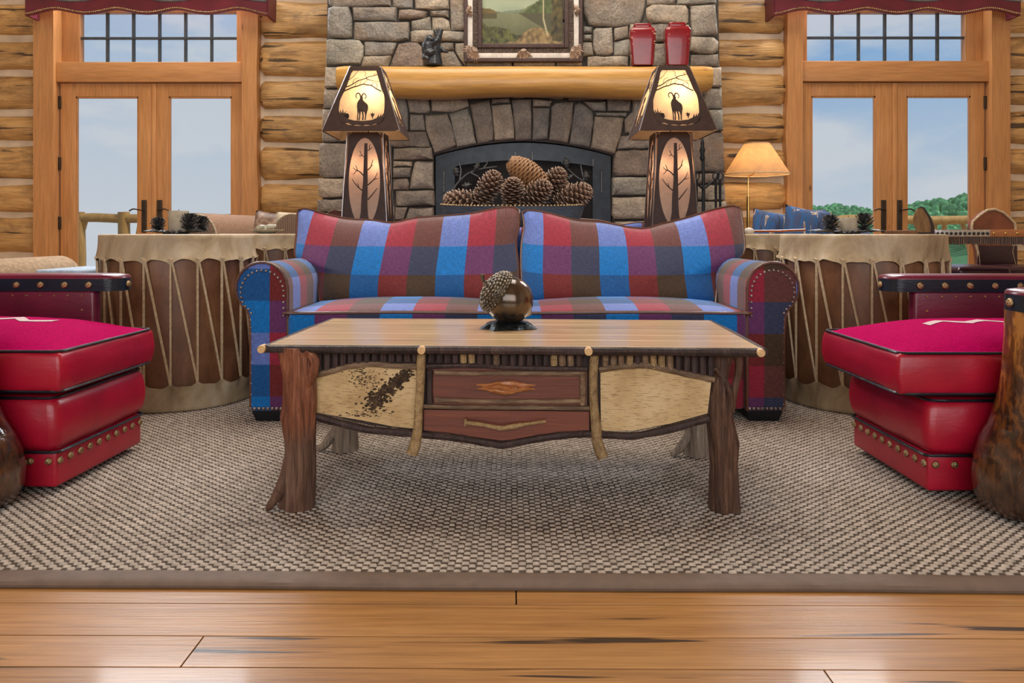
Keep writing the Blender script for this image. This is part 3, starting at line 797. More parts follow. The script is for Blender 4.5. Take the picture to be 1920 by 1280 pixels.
# upper windows added over the doors, above the picture, to hold the daylight lamps
for i, (a, c) in enumerate(((80, 488), (1472, 1878))):
    wn_ = thing('window_%d' % (i + 1), (X((a + c) / 2), WALL, 2.86), kind='structure')
    fr = MB()
    fr.box(X(a), X(a) + .12, WALL, WALL + .15, 2.86, 4.2).box(X(c) - .12, X(c), WALL, WALL + .15, 2.86, 4.2)
    fr.box(X(a), X(c), WALL, WALL + .15, 2.86, 2.92).box(X(a), X(c), WALL, WALL + .15, 4.12, 4.2)
    fr.build('window_frame', 'casing_wood', wn_, smooth=False)
    MB().box(X(a) + .12, X(c) - .12, WALL + .06, WALL + .066, 2.92, 4.12).build('pane', 'window_glass', wn_, smooth=False)

# ================================================================== valances
def valance(x0, x1, label):
    d = 6.18
    V = thing('valance', W((x0 + x1) / 2, 30, d), label, 'valance', 'scalloped leather valances over the doors')
    wx = lambda px: (px - 960) * d / F; wz = lambda py: EYE - (py - HZ) * d / F
    n = 64; bot = []
    for i in range(n + 1):
        t = i / n
        # low ears at the ends, shallow arches between pointed drops
        kx = t * 4.0 - 0.5
        if t < 0.125: yy = 29 - 11 * math.sin(t / 0.125 * PI / 2) ** 1.5
        elif t > 0.875: yy = 29 - 11 * math.sin((1 - t) / 0.125 * PI / 2) ** 1.5
        else:
            ph = (t - 0.125) / 0.75 * 3
            yy = 18 + 8.5 * (0.5 - 0.5 * math.cos(2 * PI * ph)) ** 0.8
        bot.append((wx(x0 + (x1 - x0) * t), wz(yy)))
    top = wz(-16)
    low = MB(); hi = MB()
    vs = []; fs = []
    poly = bot + [(bot[-1][0], top), (bot[0][0], top)]
    strip = MB()
    for i in range(n):
        (a, b_), (c, d_) = bot[i], bot[i + 1]
        strip.add([(a, d, b_), (c, d, d_), (c, d, top), (a, d, top), (a, d + .025, b_), (c, d + .025, d_), (c, d + .025, top), (a, d + .025, top)],
                  [(0, 1, 2, 3), (7, 6, 5, 4), (0, 4, 5, 1), (3, 2, 6, 7)] + ([(0, 3, 7, 4)] if i == 0 else []) + ([(1, 5, 6, 2)] if i == n - 1 else []))
    strip.build('face', 'valance_leather', V, smooth=True, sharp=30, weld=True)
    for xe in (bot[0][0], bot[-1][0]):
        MB().box(xe - .012, xe + .012, d + .02, WALL - .05, wz(28), top).build('return', 'valance_leather', V)
    up = MB()
    for i in range(n):
        (a, b_), (c, d_) = bot[i], bot[i + 1]
        f = lambda q: wz(-1.5 - 5 * math.cos((q / n) * 2 * PI * 2.5))
        up.add([(a, d - .006, f(i)), (c, d - .006, f(i + 1)), (c, d - .006, top), (a, d - .006, top), (a, d, f(i)), (c, d, f(i + 1))], [(0, 1, 2, 3), (0, 4, 5, 1)])
    up.build('upper_band', 'slate_leather', V, sharp=30, weld=True)
    nails = MB()
    for i in range(2 * n + 1):
        t = i / 2; j = min(int(t), n - 1); f_ = t - j
        a = bot[j][0] + (bot[j + 1][0] - bot[j][0]) * f_; z_ = bot[j][1] + (bot[j + 1][1] - bot[j][1]) * f_
        nails.blob((a, d - .001, z_ + .016), (.008, .005, .008), 6, 4)
        nails.blob((a, d - .008, wz(-1.5 - 5 * math.cos((t / n) * 2 * PI * 2.5)) + .010), (.005, .004, .005), 6, 4)
    nails.build('nail_trim', 'antique_brass', V, kind='stuff')
valance(47, 500, 'scalloped maroon leather valance with nailheads over the left French doors')
valance(1453, 1914, 'scalloped maroon leather valance with nailheads over the right French doors')

# ================================================================== stone chimney
CH = 5.75
cx_ = lambda px: (px - 960) * CH / F
cz_ = lambda py: EYE - (py - HZ) * CH / F
chim = thing('chimney', (0.08, CH, 0), kind='structure')
core = MB()
AX0, AX1 = 813, 1149
arch = []
for i in range(17):
    t = i / 16
    px = AX0 + (AX1 - AX0) * t
    py = 291 - 27 * math.sin(PI * t) ** 0.9
    arch.append((cx_(px), cz_(py)))
yb0, yb1 = CH + 0.012, WALL + 0.06
def wedge(poly):
    core.prism(poly, yb1 - yb0, lambda a, b, c: (a, yb0 + c, b))
wedge([(cx_(596), 0), (cx_(AX0), 0), arch[0], (cx_(AX0), cz_(150)), (cx_(612), cz_(150))])
wedge([(cx_(AX1), 0), (cx_(1364), 0), (cx_(1350), cz_(150)), (cx_(AX1), cz_(150)), arch[-1]])
for i in range(16):
    wedge([arch[i], arch[i + 1], (arch[i + 1][0], cz_(150)), (arch[i][0], cz_(150))])
wedge([(cx_(612), cz_(150)), (cx_(1350), cz_(150)), (cx_(1338), 5.2), (cx_(618), 5.2)])
core.build('mortar', 'mortar', chim, smooth=False)

def stone(poly, bul=0.045, seed=0):
    """one stone: traced outline on the chimney face, rounded over with real depth"""
    g0 = sum(p[0] for p in poly) / len(poly); g1 = sum(p[1] for p in poly) / len(poly)
    grow = lambda p: (p[0] + (1.1 if p[0] > g0 else -1.1), p[1] + (0.9 if p[1] > g1 else -0.9))
    poly = [grow(p) for p in poly]
    pts = []
    m = len(poly)
    for i in range(m):
        a = poly[i]; b_ = poly[(i + 1) % m]
        L = math.hypot(b_[0] - a[0], b_[1] - a[1]); q = max(1, min(5, int(L / 14)))
        for t in range(q):
            f_ = t / q
            jx = (rnd.uniform(-1.0, 1.0) if t else 0); jy = (rnd.uniform(-1.0, 1.0) if t else 0)
            pts.append((a[0] + (b_[0] - a[0]) * f_ + jx, a[1] + (b_[1] - a[1]) * f_ + jy))
    cxm = sum(p[0] for p in pts) / len(pts); cym = sum(p[1] for p in pts) / len(pts)
    ext = max(6.0, min(max(p[0] for p in pts) - min(p[0] for p in pts), max(p[1] for p in pts) - min(p[1] for p in pts)) / 2)
    rings = [(1 - 0.5 / ext, 0.03), (1 - 0.6 / ext, -bul * 0.62), (1 - 1.9 / ext, -bul * 0.92), (1 - min(0.45, 6 / ext), -bul * 1.06), (0.35, -bul * 1.12)]
    vs = []; fs = []; n = len(pts)
    tilt = rnd.uniform(-0.012, 0.012)
    for (k_, yy) in rings:
        for (px, py) in pts:
            # round the corners a little
            dx, dy = px - cxm, py - cym
            x_, y_ = cxm + dx * k_, cym + dy * k_
            rough_ = 0.009 * nz((x_ * .08, y_ * .08, 0), 1.0, seed) + 0.006 * nz((x_ * .3, y_ * .3, 0), 1.0, seed)
            vs.append((cx_(x_), CH + yy + (rough_ + tilt * dx / 30 if yy < 0 else 0), cz_(y_)))
    for r in range(len(rings) - 1):
        for i in range(n):
            fs.append((r * n + i, r * n + (i + 1) % n, (r + 1) * n + (i + 1) % n, (r + 1) * n + i))
    vs.append((cx_(cxm), CH - bul * 1.12 + rnd.uniform(-.004, .004), cz_(cym)))
    c_ = len(vs) - 1; q = (len(rings) - 1) * n
    for i in range(n): fs.append((q + i, q + (i + 1) % n, c_))
    b = MB().add(vs, fs)
    o = bpy.data.objects.new('stone', b.mesh('stone', 'stone', True, (cx_(cxm), CH, cz_(cym)), 50))
    COL.objects.link(o); o.parent = chim; o.location = Vector((cx_(cxm), CH, cz_(cym))) - chim.location

STONES = [
 [(617,-30),(734,-30),(734,13),(624,14),(617,8)], [(737,-30),(774,-30),(774,18),(737,15)], [(777,-30),(842,-30),(842,18),(780,19)],
 [(618,18),(628,14),(655,15),(661,38),(660,70),(655,73),(617,73)], [(661,16),(746,16),(744,41),(664,40)],
 [(749,22),(770,20),(803,24),(798,35),(770,38),(748,37)], [(805,23),(842,22),(842,34),(808,31)], [(845,-30),(873,-30),(873,59),(847,60)],
 [(664,43),(769,44),(767,74),(740,79),(664,76)], [(772,42),(807,34),(809,58),(773,57)], [(811,34),(830,35),(842,42),(845,59),(811,58)],
 [(770,62),(778,59),(816,60),(812,79),(772,81)], [(824,61),(873,61),(873,79),(826,79)],
 [(614,78),(622,75),(675,77),(683,88),(682,106),(676,120),(614,122)], [(684,80),(746,82),(737,103),(685,106)], [(683,108),(735,106),(728,126),(678,126)],
 [(749,84),(783,81),(793,92),(794,126),(732,126)], [(797,83),(821,83),(821,100),(797,100)], [(797,102),(820,102),(820,126),(797,126)],
 [(824,82),(851,82),(851,94),(838,97),(824,95)], [(854,82),(873,82),(873,126),(862,110),(854,96)], [(823,103),(836,97),(850,97),(868,126),(823,126)],
 [(875,-30),(960,-30),(960,30),(875,30)], [(963,-30),(1091,-30),(1091,40),(963,40)], [(875,33),(960,33),(960,80),(875,80)], [(963,43),(1040,43),(1040,126),(963,126)], [(875,83),(960,83),(960,126),(875,126)], [(1043,43),(1090,43),(1090,126),(1043,126)],
 [(1094,-30),(1211,-30),(1209,10),(1206,25),(1200,44),(1150,52),(1104,48),(1094,26)], [(1214,-30),(1265,-30),(1264,10),(1214,9)], [(1268,-30),(1338,-30),(1340,9),(1268,10)],
 [(1211,18),(1222,12),(1284,12),(1290,20),(1290,45),(1222,45),(1212,34)], [(1293,12),(1338,11),(1342,66),(1296,68)],
 [(1093,51),(1110,53),(1110,64),(1093,64)], [(1093,67),(1110,67),(1109,78),(1093,78)], [(1113,58),(1118,54),(1146,54),(1148,100),(1140,105),(1118,104),(1111,92)],
 [(1151,55),(1176,51),(1177,72),(1152,77)], [(1151,80),(1178,75),(1180,106),(1151,105)], [(1093,81),(1108,81),(1112,104),(1093,106)], [(1100,108),(1178,108),(1178,126),(1100,126)],
 [(1181,48),(1216,48),(1216,84),(1181,84)], [(1181,87),(1217,87),(1217,126),(1181,126)], [(1219,48),(1252,47),(1252,80),(1219,80)], [(1220,83),(1250,83),(1250,126),(1220,126)], [(1254,48),(1290,48),(1290,100),(1254,100)], [(1254,103),(1290,103),(1290,126),(1254,126)],
 [(1293,72),(1335,72),(1345,80),(1344,96),(1335,102),(1312,102),(1293,96)], [(1294,105),(1344,104),(1347,126),(1294,126)],
 [(613,128),(634,128),(634,165),(611,165)], [(610,169),(648,169),(645,204),(608,204)], [(637,128),(700,128),(700,180),(650,180),(637,166)], [(1327,128),(1349,128),(1350,164),(1327,164)], [(1318,168),(1351,167),(1352,205),(1318,205)],
 [(703,128),(760,128),(760,176),(703,176)], [(763,128),(860,128),(860,176),(763,176)], [(863,128),(960,128),(960,176),(863,176)], [(963,128),(1060,128),(1060,176),(963,176)], [(1063,128),(1150,128),(1150,176),(1063,176)], [(1153,128),(1240,128),(1240,180),(1153,180)], [(1243,128),(1324,128),(1324,180),(1243,180)],
 [(607,207),(650,207),(645,244),(606,244)], [(653,183),(700,183),(700,244),(648,244)], [(703,179),(762,179),(766,212),(766,244),(703,244)],
 [(606,248),(650,249),(651,266),(620,267),(606,265)], [(654,249),(700,249),(700,267),(654,267)], [(602,272),(608,269),(672,270),(672,333),(610,333),(601,328)], [(675,270),(735,270),(735,333),(675,333)],
 [(599,337),(604,335),(650,336),(654,345),(653,362),(642,369),(606,371),(599,366)], [(657,336),(735,336),(735,357),(657,357)], [(655,364),(662,360),(735,360),(735,385),(655,385)], [(597,375),(652,374),(652,397),(596,397)], [(655,388),(740,388),(740,415),(655,415)],
 [(764,186),(804,184),(808,208),(800,213),(770,212)], [(808,185),(876,186),(880,199),(848,211),(810,209)], [(765,179),(858,179),(858,183),(765,182)], [(861,179),(955,177),(955,183),(861,184)], [(958,177),(1060,178),(1060,186),(1000,184),(958,184)], [(1063,180),(1135,182),(1135,189),(1063,190)],
 [(770,215),(793,216),(798,245),(770,245)], [(703,247),(799,247),(808,276),(740,276),(703,267)],
 [(798,217),(838,215),(846,232),(855,273),(816,288),(800,245)], [(843,215),(876,204),(884,225),(893,269),(858,276)], [(882,196),(917,188),(922,215),(925,263),(897,270),(887,224)], [(922,199),(957,196),(962,226),(964,261),(928,264)], [(922,187),(956,185),(957,194),(922,196)],
 [(959,187),(996,187),(995,262),(967,264)], [(999,203),(1030,204),(1026,261),(998,264)], [(998,187),(1036,191),(1029,201),(999,200)], [(1034,202),(1042,194),(1074,193),(1072,230),(1063,269),(1029,264)], [(1078,197),(1088,192),(1110,211),(1112,230),(1104,277),(1067,270)], [(1115,220),(1168,222),(1162,255),(1151,289),(1107,278)],
 [(1093,193),(1135,192),(1135,210),(1112,208)], [(1138,187),(1183,190),(1180,210),(1138,209)], [(1114,213),(1176,213),(1174,219),(1116,217)],
 [(1186,184),(1222,183),(1222,247),(1172,250),(1170,224),(1186,210)], [(1225,183),(1285,183),(1285,245),(1225,247)], [(1288,183),(1315,183),(1315,246),(1288,246)], [(1318,208),(1352,208),(1354,245),(1318,246)],
 [(738,279),(811,278),(813,299),(738,300)], [(738,303),(775,303),(773,312),(738,313)], [(738,316),(772,315),(770,332),(738,333)], [(738,336),(764,335),(768,345),(766,356),(738,356)], [(779,306),(784,303),(812,304),(813,354),(770,354),(773,330)],
 [(743,358),(814,358),(815,385),(743,386)], [(743,389),(765,389),(757,412),(743,412)], [(768,390),(813,389),(814,412),(760,412)],
 [(1153,286),(1160,283),(1230,281),(1230,329),(1155,329),(1149,323)], [(1147,334),(1230,333),(1230,366),(1147,366)], [(1148,370),(1230,370),(1230,410),(1151,410),(1147,400)], [(1160,256),(1230,250),(1230,278),(1156,280)],
 [(1233,250),(1284,250),(1284,330),(1233,330)], [(1287,250),(1353,249),(1356,322),(1287,323)], [(1233,333),(1286,333),(1286,366),(1233,366)], [(1289,326),(1357,326),(1358,344),(1289,344)], [(1289,348),(1358,347),(1360,375),(1289,374)], [(1233,369),(1286,369),(1286,410),(1233,410)], [(1289,378),(1361,378),(1362,412),(1289,410)],
]
yy = 400
while yy < 620:
    h_ = rnd.choice([30, 36, 44])
    y2 = min(yy + h_, 623)
    for (a, c) in ((597, 813), (1149, 1362)):
        xx = a
        while xx < c - 12:
            w_ = rnd.uniform(40, 80); x2 = min(xx + w_, c)
            if c - x2 < 25: x2 = c
            ya = yy + (16 if (a == 597 and xx > 640 or a == 1149) else 0)
            if y2 - ya > 10: STONES.append([(xx + 1.5, ya), (x2 - 1.5, ya), (x2 - 1.5, y2 - 3), (xx + 1.5, y2 - 3)])
            xx = x2
    yy = y2
    if y2 >= 623: break
for i, p in enumerate(STONES): stone(p, rnd.uniform(0.035, 0.055), i * 1.31)

# firebox behind the screen
fb = MB()
fb.box(cx_(AX0), cx_(AX1), 6.30, 6.42, 0, 1.60)
fb.build('firebox', 'soot', chim, smooth=False)
# arched iron fire screen standing in the opening
FS = CH + 0.04
fx = lambda px: (px - 960) * FS / F
fz = lambda py: EYE - (py - HZ) * FS / F
scr = thing('fire_screen', (fx(981), FS, 0), 'arched black iron fire screen with oak leaf branches in the stone fireplace', 'fire screen')
o_, i_ = [], []
o_.append((fx(817), 0.0)); i_.append((fx(853), 0.06))
for i in range(17):
    t = i / 16
    o_.append((fx(817 + 328 * t), fz(293 - 25 * math.sin(PI * t) ** 0.9)))
    i_.append((fx(853 + 258 * t), fz(312 - 12 * math.sin(PI * t) ** 0.9)))
o_.append((fx(1145), 0.0)); i_.append((fx(1111), 0.06))
MB().ring(o_, i_, 0.035, lambda a, b, c: (a, FS - 0.01 + c, b)).build('frame', 'screen_iron', scr, smooth=False)
MB().prism([(a, b) for a, b in i_], 0.006, lambda a, b, c: (a, FS + 0.015 + c, b)).build('mesh_panel', 'soot', scr, smooth=False)
for px in (981,):
    MB().box(fx(px) - .012, fx(px) + .012, FS - .018, FS, .06, fz(280)).build('door_bar', 'screen_iron', scr)
for (px, y0, y1) in ((833, 322, 360), (1127, 322, 362)):
    MB().tube([(fx(px), FS - .03, fz(y0)), (fx(px), FS - .03, fz(y1))], 0.006, 6).build('pull', 'leaf_iron', scr)
for (px, y0, y1) in ((966, 285, 300), (998, 285, 302), (1112, 298, 312)):
    MB().rbox(fx(px) - .006, fx(px) + .006, FS - .022, FS - .008, fz(y1), fz(y0), r=.003).build('hinge', 'leaf_iron', scr)
def oak_leaf(px, py, ang, L):
    b = MB(); pts = []
    n = 14
    for i in range(n + 1):
        t = i / n
        w_ = 0.26 * math.sin(PI * min(1, t * .94 + .06)) ** 0.7 * (1 + 0.38 * math.sin(t * PI * 6.5)) if 0 < t < 1 else 0.02
        pts.append((t, w_))
    poly = [(t * L, w_ * L) for t, w_ in pts] + [(t * L, -w_ * L) for t, w_ in reversed(pts)]
    ca, sa = math.cos(ang), math.sin(ang)
    x0, z0 = fx(px), fz(py)
    vs = []
    for i in range(n + 1):
        for sgn in (1, 0, -1):
            a_, b_ = pts[i][0] * L, pts[i][1] * L * sgn
            vs.append((x0 + a_ * ca - b_ * sa, FS - 0.045 - 0.012 * (1 - abs(sgn)) - 0.02 * math.sin(pts[i][0] * PI), z0 + a_ * sa + b_ * ca))
    fs = []
    for i in range(n):
        for q in (0, 1): fs.append((i * 3 + q, i * 3 + q + 1, i * 3 + 3 + q + 1, i * 3 + 3 + q))
    b.add(vs, fs)
    o = b.build('oak_leaf', 'leaf_iron', scr)
    md = o.modifiers.new('thickness', 'SOLIDIFY'); md.thickness = 0.004
for pts in ([(851, 355), (862, 340), (880, 325), (905, 317), (932, 313)], [(862, 340), (865, 320), (861, 304)], [(884, 325), (898, 332)], [(906, 317), (913, 308), (914, 302)],
            [(1110, 358), (1100, 345), (1080, 332), (1062, 315), (1050, 302)], [(1094, 338), (1090, 322), (1088, 310)]):
    MB().tube(smoothpath([(fx(a), FS - 0.04, fz(b)) for a, b in pts], 3), lerp_list([0.008, 0.004], (len(pts) - 1) * 3 + 1), 6).build('branch', 'leaf_iron', scr)
for (px, py, a, L) in ((858, 332, 1.75, .085), (866, 350, -0.1 + .25, .085), (890, 321, 1.0, .075), (1063, 316, 1.75, .085), (1099, 340, 1.7, .085), (1075, 328, 3.8, .07)):
    oak_leaf(px, py, a, L)

# mantel log
mt = MB()
nU, nV = 40, 18; vs = []; fs = []
MD = 5.56
for i in range(nU + 1):
    t = i / nU
    px = 627 + (1340 - 627) * t
    x = (px - 960) * 5.45 / F
    top = 2.004
    lowpx = 167 + 12 * math.sin(min(1, t * 3.2) * PI / 2) + 3 * math.sin(t * 9) - (14 * max(0, (t - .86) / .14))
    bot = EYE - (lowpx - HZ) * 5.45 / F
    e = 0.94 if i in (0, nU) else 1.0
    if i in (0, nU): x += 0.012 * (1 if i == 0 else -1)
    zc, hz = (top + bot) / 2, (top - bot) / 2 * e
    for q in range(nV):
        a = 2 * PI * q / nV
        c, s_ = math.cos(a), math.sin(a)
        yy = MD + 0.125 * e * abs(c) ** 0.75 * (1 if c > 0 else -1)
        z_ = zc + hz * abs(s_) ** 0.62 * (1 if s_ > 0 else -1)
        vs.append((x, yy + .006 * nz((x * 3, a, 0), 1, 4), min(z_, top)))
for i in range(nU):
    for q in range(nV): fs.append((i * nV + q, i * nV + (q + 1) % nV, (i + 1) * nV + (q + 1) % nV, (i + 1) * nV + q))
fs += [tuple(range(nV)), tuple(nU * nV + q for q in range(nV - 1, -1, -1))]
mt.add(vs, fs).build('mantel_log', 'mantel_wood', sharp=50, label='long golden peeled-log mantel across the stone chimney', cat='mantel')
# ================================================================== plaid sofa
ST = 0.132                                                  # stripe width of the plaid (m)
def coons(top, bot, lef, rig):
    """patch over four polylines; returns f(u, v) with v from bottom to top"""
    def pick(pl):
        L = [0.0]
        for a, b in zip(pl[:-1], pl[1:]): L.append(L[-1] + (Vector(b) - Vector(a)).length)
        def g(t):
            t = t * L[-1]
            for i in range(len(pl) - 1):
                if t <= L[i + 1] or i == len(pl) - 2:
                    k_ = (t - L[i]) / max(1e-9, L[i + 1] - L[i]); return Vector(pl[i]).lerp(Vector(pl[i + 1]), min(1, k_))
        return g
    T, B, Lf, R = pick(smoothpath(top, 3)), pick(smoothpath(bot, 3)), pick(smoothpath(lef, 3)), pick(smoothpath(rig, 3))
    c00, c10, c01, c11 = B(0), B(1), T(0), T(1)
    def f(u, v):
        return (1 - v) * B(u) + v * T(u) + (1 - u) * Lf(v) + u * R(v) - ((1 - u) * (1 - v) * c00 + u * (1 - v) * c10 + (1 - u) * v * c01 + u * v * c11)
    return f

def sofa():
    S_ = thing('plaid_sofa', (0.022, 3.05, 0), 'blue and red plaid rolled-arm sofa behind the coffee table, facing the room', 'sofa', 'plaid rolled-arm sofas')
    ox, oy = 0.022, 3.05
    # arms
    for sg in (-1, 1):
        prof = [(0.938, 0.045), (0.938, 0.20), (0.938, 0.36), (0.938, 0.50)]
        for i in range(15):
            a = PI - (PI + 0.95) * i / 14
            prof.append((1.043 + 0.105 * math.cos(a), 0.546 + 0.105 * math.sin(a)))
        prof += [(1.092, 0.43), (1.088, 0.36), (1.088, 0.20), (1.088, 0.045)]
        n = len(prof); L = [0.0]
        for a, b in zip(prof[:-1], prof[1:]): L.append(L[-1] + math.hypot(b[0] - a[0], b[1] - a[1]))
        ys = [0.0, 0.006] + [0.006 + 0.80 * i / 8 for i in range(1, 9)]
        b = MB(); vs = []; uv = []; fs = []
        for yy in ys:
            for (x, z), l in zip(prof, L):
                sw = 0.0
                vs.append((sg * (x + sw), yy, z)); uv.append((yy * 1.25 + 0.10 + (0.13 if sg > 0 else 0.20), l + 0.24))
        m = len(ys)
        for i in range(m - 1):
            for j in range(n - 1): fs.append((i * n + j, i * n + j + 1, (i + 1) * n + j + 1, (i + 1) * n + j))
        b.add(vs, fs, uv)
        b.prism([(sg * x, z) for x, z in prof], 0.004, lambda a, b_, c: (a, ys[-1] + c, b_))
        arm = b.build('arm', 'plaid_fabric', S_, world=False, sharp=50)
        # front panel, slightly domed
        cen = (1.020, 0.42)
        b = MB(); vs = []; uv = []; fs = []
        for k_, yy in ((1.0, 0.0), (0.93, -0.008), (0.6, -0.012), (0.2, -0.013)):
            for (x, z) in prof:
                q = (sg * (cen[0] + (x - cen[0]) * k_), yy, cen[1] + (z - cen[1]) * k_); vs.append(q)
                uv.append((q[0] + (1.141 + .396 if sg < 0 else 0.448), (1.015 - q[2]) if sg < 0 else q[2] + 0.16))
        for r in range(3):
            for j in range(n): fs.append((r * n + j, r * n + (j + 1) % n, (r + 1) * n + (j + 1) % n, (r + 1) * n + j))
        fs.append(tuple(3 * n + j for j in range(n)))
        pn = b.add(vs, fs, uv).build('front_panel', 'plaid_fabric', arm, world=False)
        MB().tube([(sg * x, -0.002, z) for x, z in prof], 0.0065, 6).build('welt', 'brown_welt', arm, world=False)
        nl = MB(); dist = 0
        path = smoothpath([(x, 0, z) for x, z in prof], 4); last = None
        for p in path:
            q = Vector((cen[0] + (p.x - cen[0]) * 0.83, 0, cen[1] + (p.z - cen[1]) * 0.86)) if p.z > 0.43 else Vector((p.x + (0.014 if p.x < 1.0 else -0.004), 0, p.z))
            if p.z < 0.43 and p.x < 1.0 and p.z < 0.36: continue
            if last is None or (q - last).length > 0.0165:
                nl.blob((sg * q.x, -0.011 if p.z > 0.43 else -0.004, q.z), (0.0062, 0.005, 0.0062), 6, 4); last = q
        for i in range(9):
            nl.blob((sg * (0.946 + 0.142 * i / 8), -0.006, 0.055), (0.0085, 0.006, 0.0085), 6, 4)
        nl.build('nail_trim', 'dull_nail', arm, world=False, kind='stuff')
        for yy in (0.0, 0.78):
            MB().add([(sg * x, y_, z) for z, e in ((0.046, 0), (0.0, 0.014)) for x, y_ in ((0.940 + e, yy + e), (1.086 - e, yy + e), (1.086 - e, yy + .12 - e), (0.940 + e, yy + .12 - e))],
                     [(0, 1, 2, 3), (7, 6, 5, 4), (0, 4, 5, 1), (1, 5, 6, 2), (2, 6, 7, 3), (3, 7, 4, 0)]).build('foot', 'black_foot', S_, world=False, smooth=False)
    # frame
    MB().rbox(-0.936, 0.936, 0.02, 0.80, 0.045, 0.335, r=0.015, div=1, uvf=lambda p: (p.x + 0.9, p.y + p.z + 0.2)).build('seat_rail', 'plaid_fabric', S_, world=False)
    MB().rbox(-1.06, 1.06, 0.74, 0.93, 0.05, 0.80, r=0.06, n=4, div=4, uvf=lambda p: (p.x + 0.9, p.z - p.y + 0.3)).build('back_frame', 'plaid_fabric', S_, world=False)
    # seat cushions
    for x0, x1, u0 in ((-0.936, 0.001, (532 - 960) * 3.05 / F - ox - 0.132 * 0), (0.003, 0.936, (1135 - 960) * 3.05 / F - ox)):
        y0 = -0.03
        def uvf(p, u0=u0): return (p.x - u0 + 0.396 * 4, p.y * 0.8 + p.z - (0.455 - 0.26) + 0.030)
        cu = MB().rbox(x0, x1, y0, 0.60, 0.325, 0.452, r=0.035, n=3, div=7, crown=0.03, uvf=uvf).build('seat_cushion', 'plaid_fabric', S_, world=False)
        pp = [(x0 + .012, 0.35, 0.448), (x0 + .006, y0 + .03, 0.446), (x0 + .03, y0 + .006, 0.446), ((x0 + x1) / 2, y0 + .002, 0.450), (x1 - .03, y0 + .006, 0.446), (x1 - .006, y0 + .03, 0.446), (x1 - .012, 0.35, 0.448)]
        MB().tube(smoothpath(pp, 4), 0.0065, 6).build('piping', 'brown_welt', cu, world=False)
    # back cushions, outline traced, leaning back
    def tr(px, py):
        t = (562 - py) / 170; d = 3.47 + 0.33 * t
        return Vector(((px - 960) * d / F - ox, d - oy, EYE - (py - HZ) * d / F))
    for side, top, bot, lef, rig, u0 in (
        ('l', [(558, 394), (575, 391), (600, 399), (650, 410), (700, 413), (735, 418), (778, 409), (830, 405), (880, 401), (930, 391), (960, 388), (973, 394)],
         [(600, 566), (780, 570), (972, 566)], [(600, 566), (597, 530), (588, 502), (566, 491), (553, 480), (556, 440), (558, 394)], [(972, 566), (972, 500), (967, 455), (973, 425), (973, 394)], 675),
        ('r', [(979, 398), (992, 394), (1030, 400), (1080, 413), (1130, 417), (1200, 429), (1240, 420), (1290, 408), (1330, 395), (1374, 386), (1388, 390)],
         [(981, 566), (1160, 570), (1342, 568)], [(981, 566), (977, 500), (978, 455), (983, 425), (979, 398)], [(1342, 568), (1345, 530), (1354, 505), (1384, 487), (1396, 468), (1393, 425), (1388, 390)], 1118)):
        f = coons([tr(*p) for p in top], [tr(*p) for p in bot], [tr(*p) for p in lef], [tr(*p) for p in rig])
        U0 = (u0 - 960) * 3.66 / F - ox
        nu, nv = 40, 26
        def prof(u, v):
            a = 1 - abs(2 * u - 1) ** 3.2; b_ = 1 - abs(2 * v - 1) ** 2.8
            return max(0, a * b_) ** 0.55
        def wr(u, v):
            # folds running down from the top dip and into the corners
            return 0.010 * nz((u * 5, v * 2.2, 0), 1.0, 3 if side == 'l' else 8) + 0.012 * math.exp(-((u - .42 + (v - .6) * .18) / .05) ** 2) * max(0, v - .35) * (-1)
        b = MB()
        def fr(u, v):
            p = f(u, v); q = prof(u, v)
            return p + Vector((0, -0.115 * q + wr(u, v) * min(1, q * 2), -0.02 * q))
        def bk(u, v):
            p = f(u, v); return p + Vector((0, 0.085 * prof(u, v), 0))
        def uv(u, v):
            p = f(u, v); zz = p.z - 0.455 - 0.01
            return (p.x - U0 + 0.396 * 5 + 0.006 * math.sin(v * 5), min(max(zz, 0.003), 0.385))
        b.grid(nu, nv, fr, uv); b.grid(nu, nv, bk, uv)
        cu = b.build('back_cushion', 'plaid_fabric', S_, world=False, weld=True, sharp=70)
        loop = [f(0, i / 20) for i in range(20)] + [f(i / 30, 1) for i in range(30)] + [f(1, 1 - i / 20) for i in range(20)] + [f(1 - i / 30, 0) for i in range(30)]
        MB().tube(loop, 0.0065, 6, closed=True).build('piping', 'brown_welt', cu, world=False)
    return S_
sofa1 = sofa()
sofa2 = copy_tree(sofa1)
sofa2.location = (0.03, 5.28, 0); sofa2.rotation_euler = (0, 0, PI)
sofa2['label'] = 'matching plaid sofa seen only as cushion tops behind the lamps, facing the fireplace'

# ================================================================== rustic coffee table
T_ = thing('coffee_table', (0.012, 2.375, 0), 'rustic coffee table with birch bark panels, twig trim and juniper trunk legs', 'table', rz=math.radians(-2.7))
DT = 2.05
tx = lambda px: (px - 960) * DT / F - 0.012
tz = lambda py: EYE - (py - HZ) * DT / F
def tp(name, b, mat, par=T_, **kw): return b.build(name, mat, par, world=False, **kw)
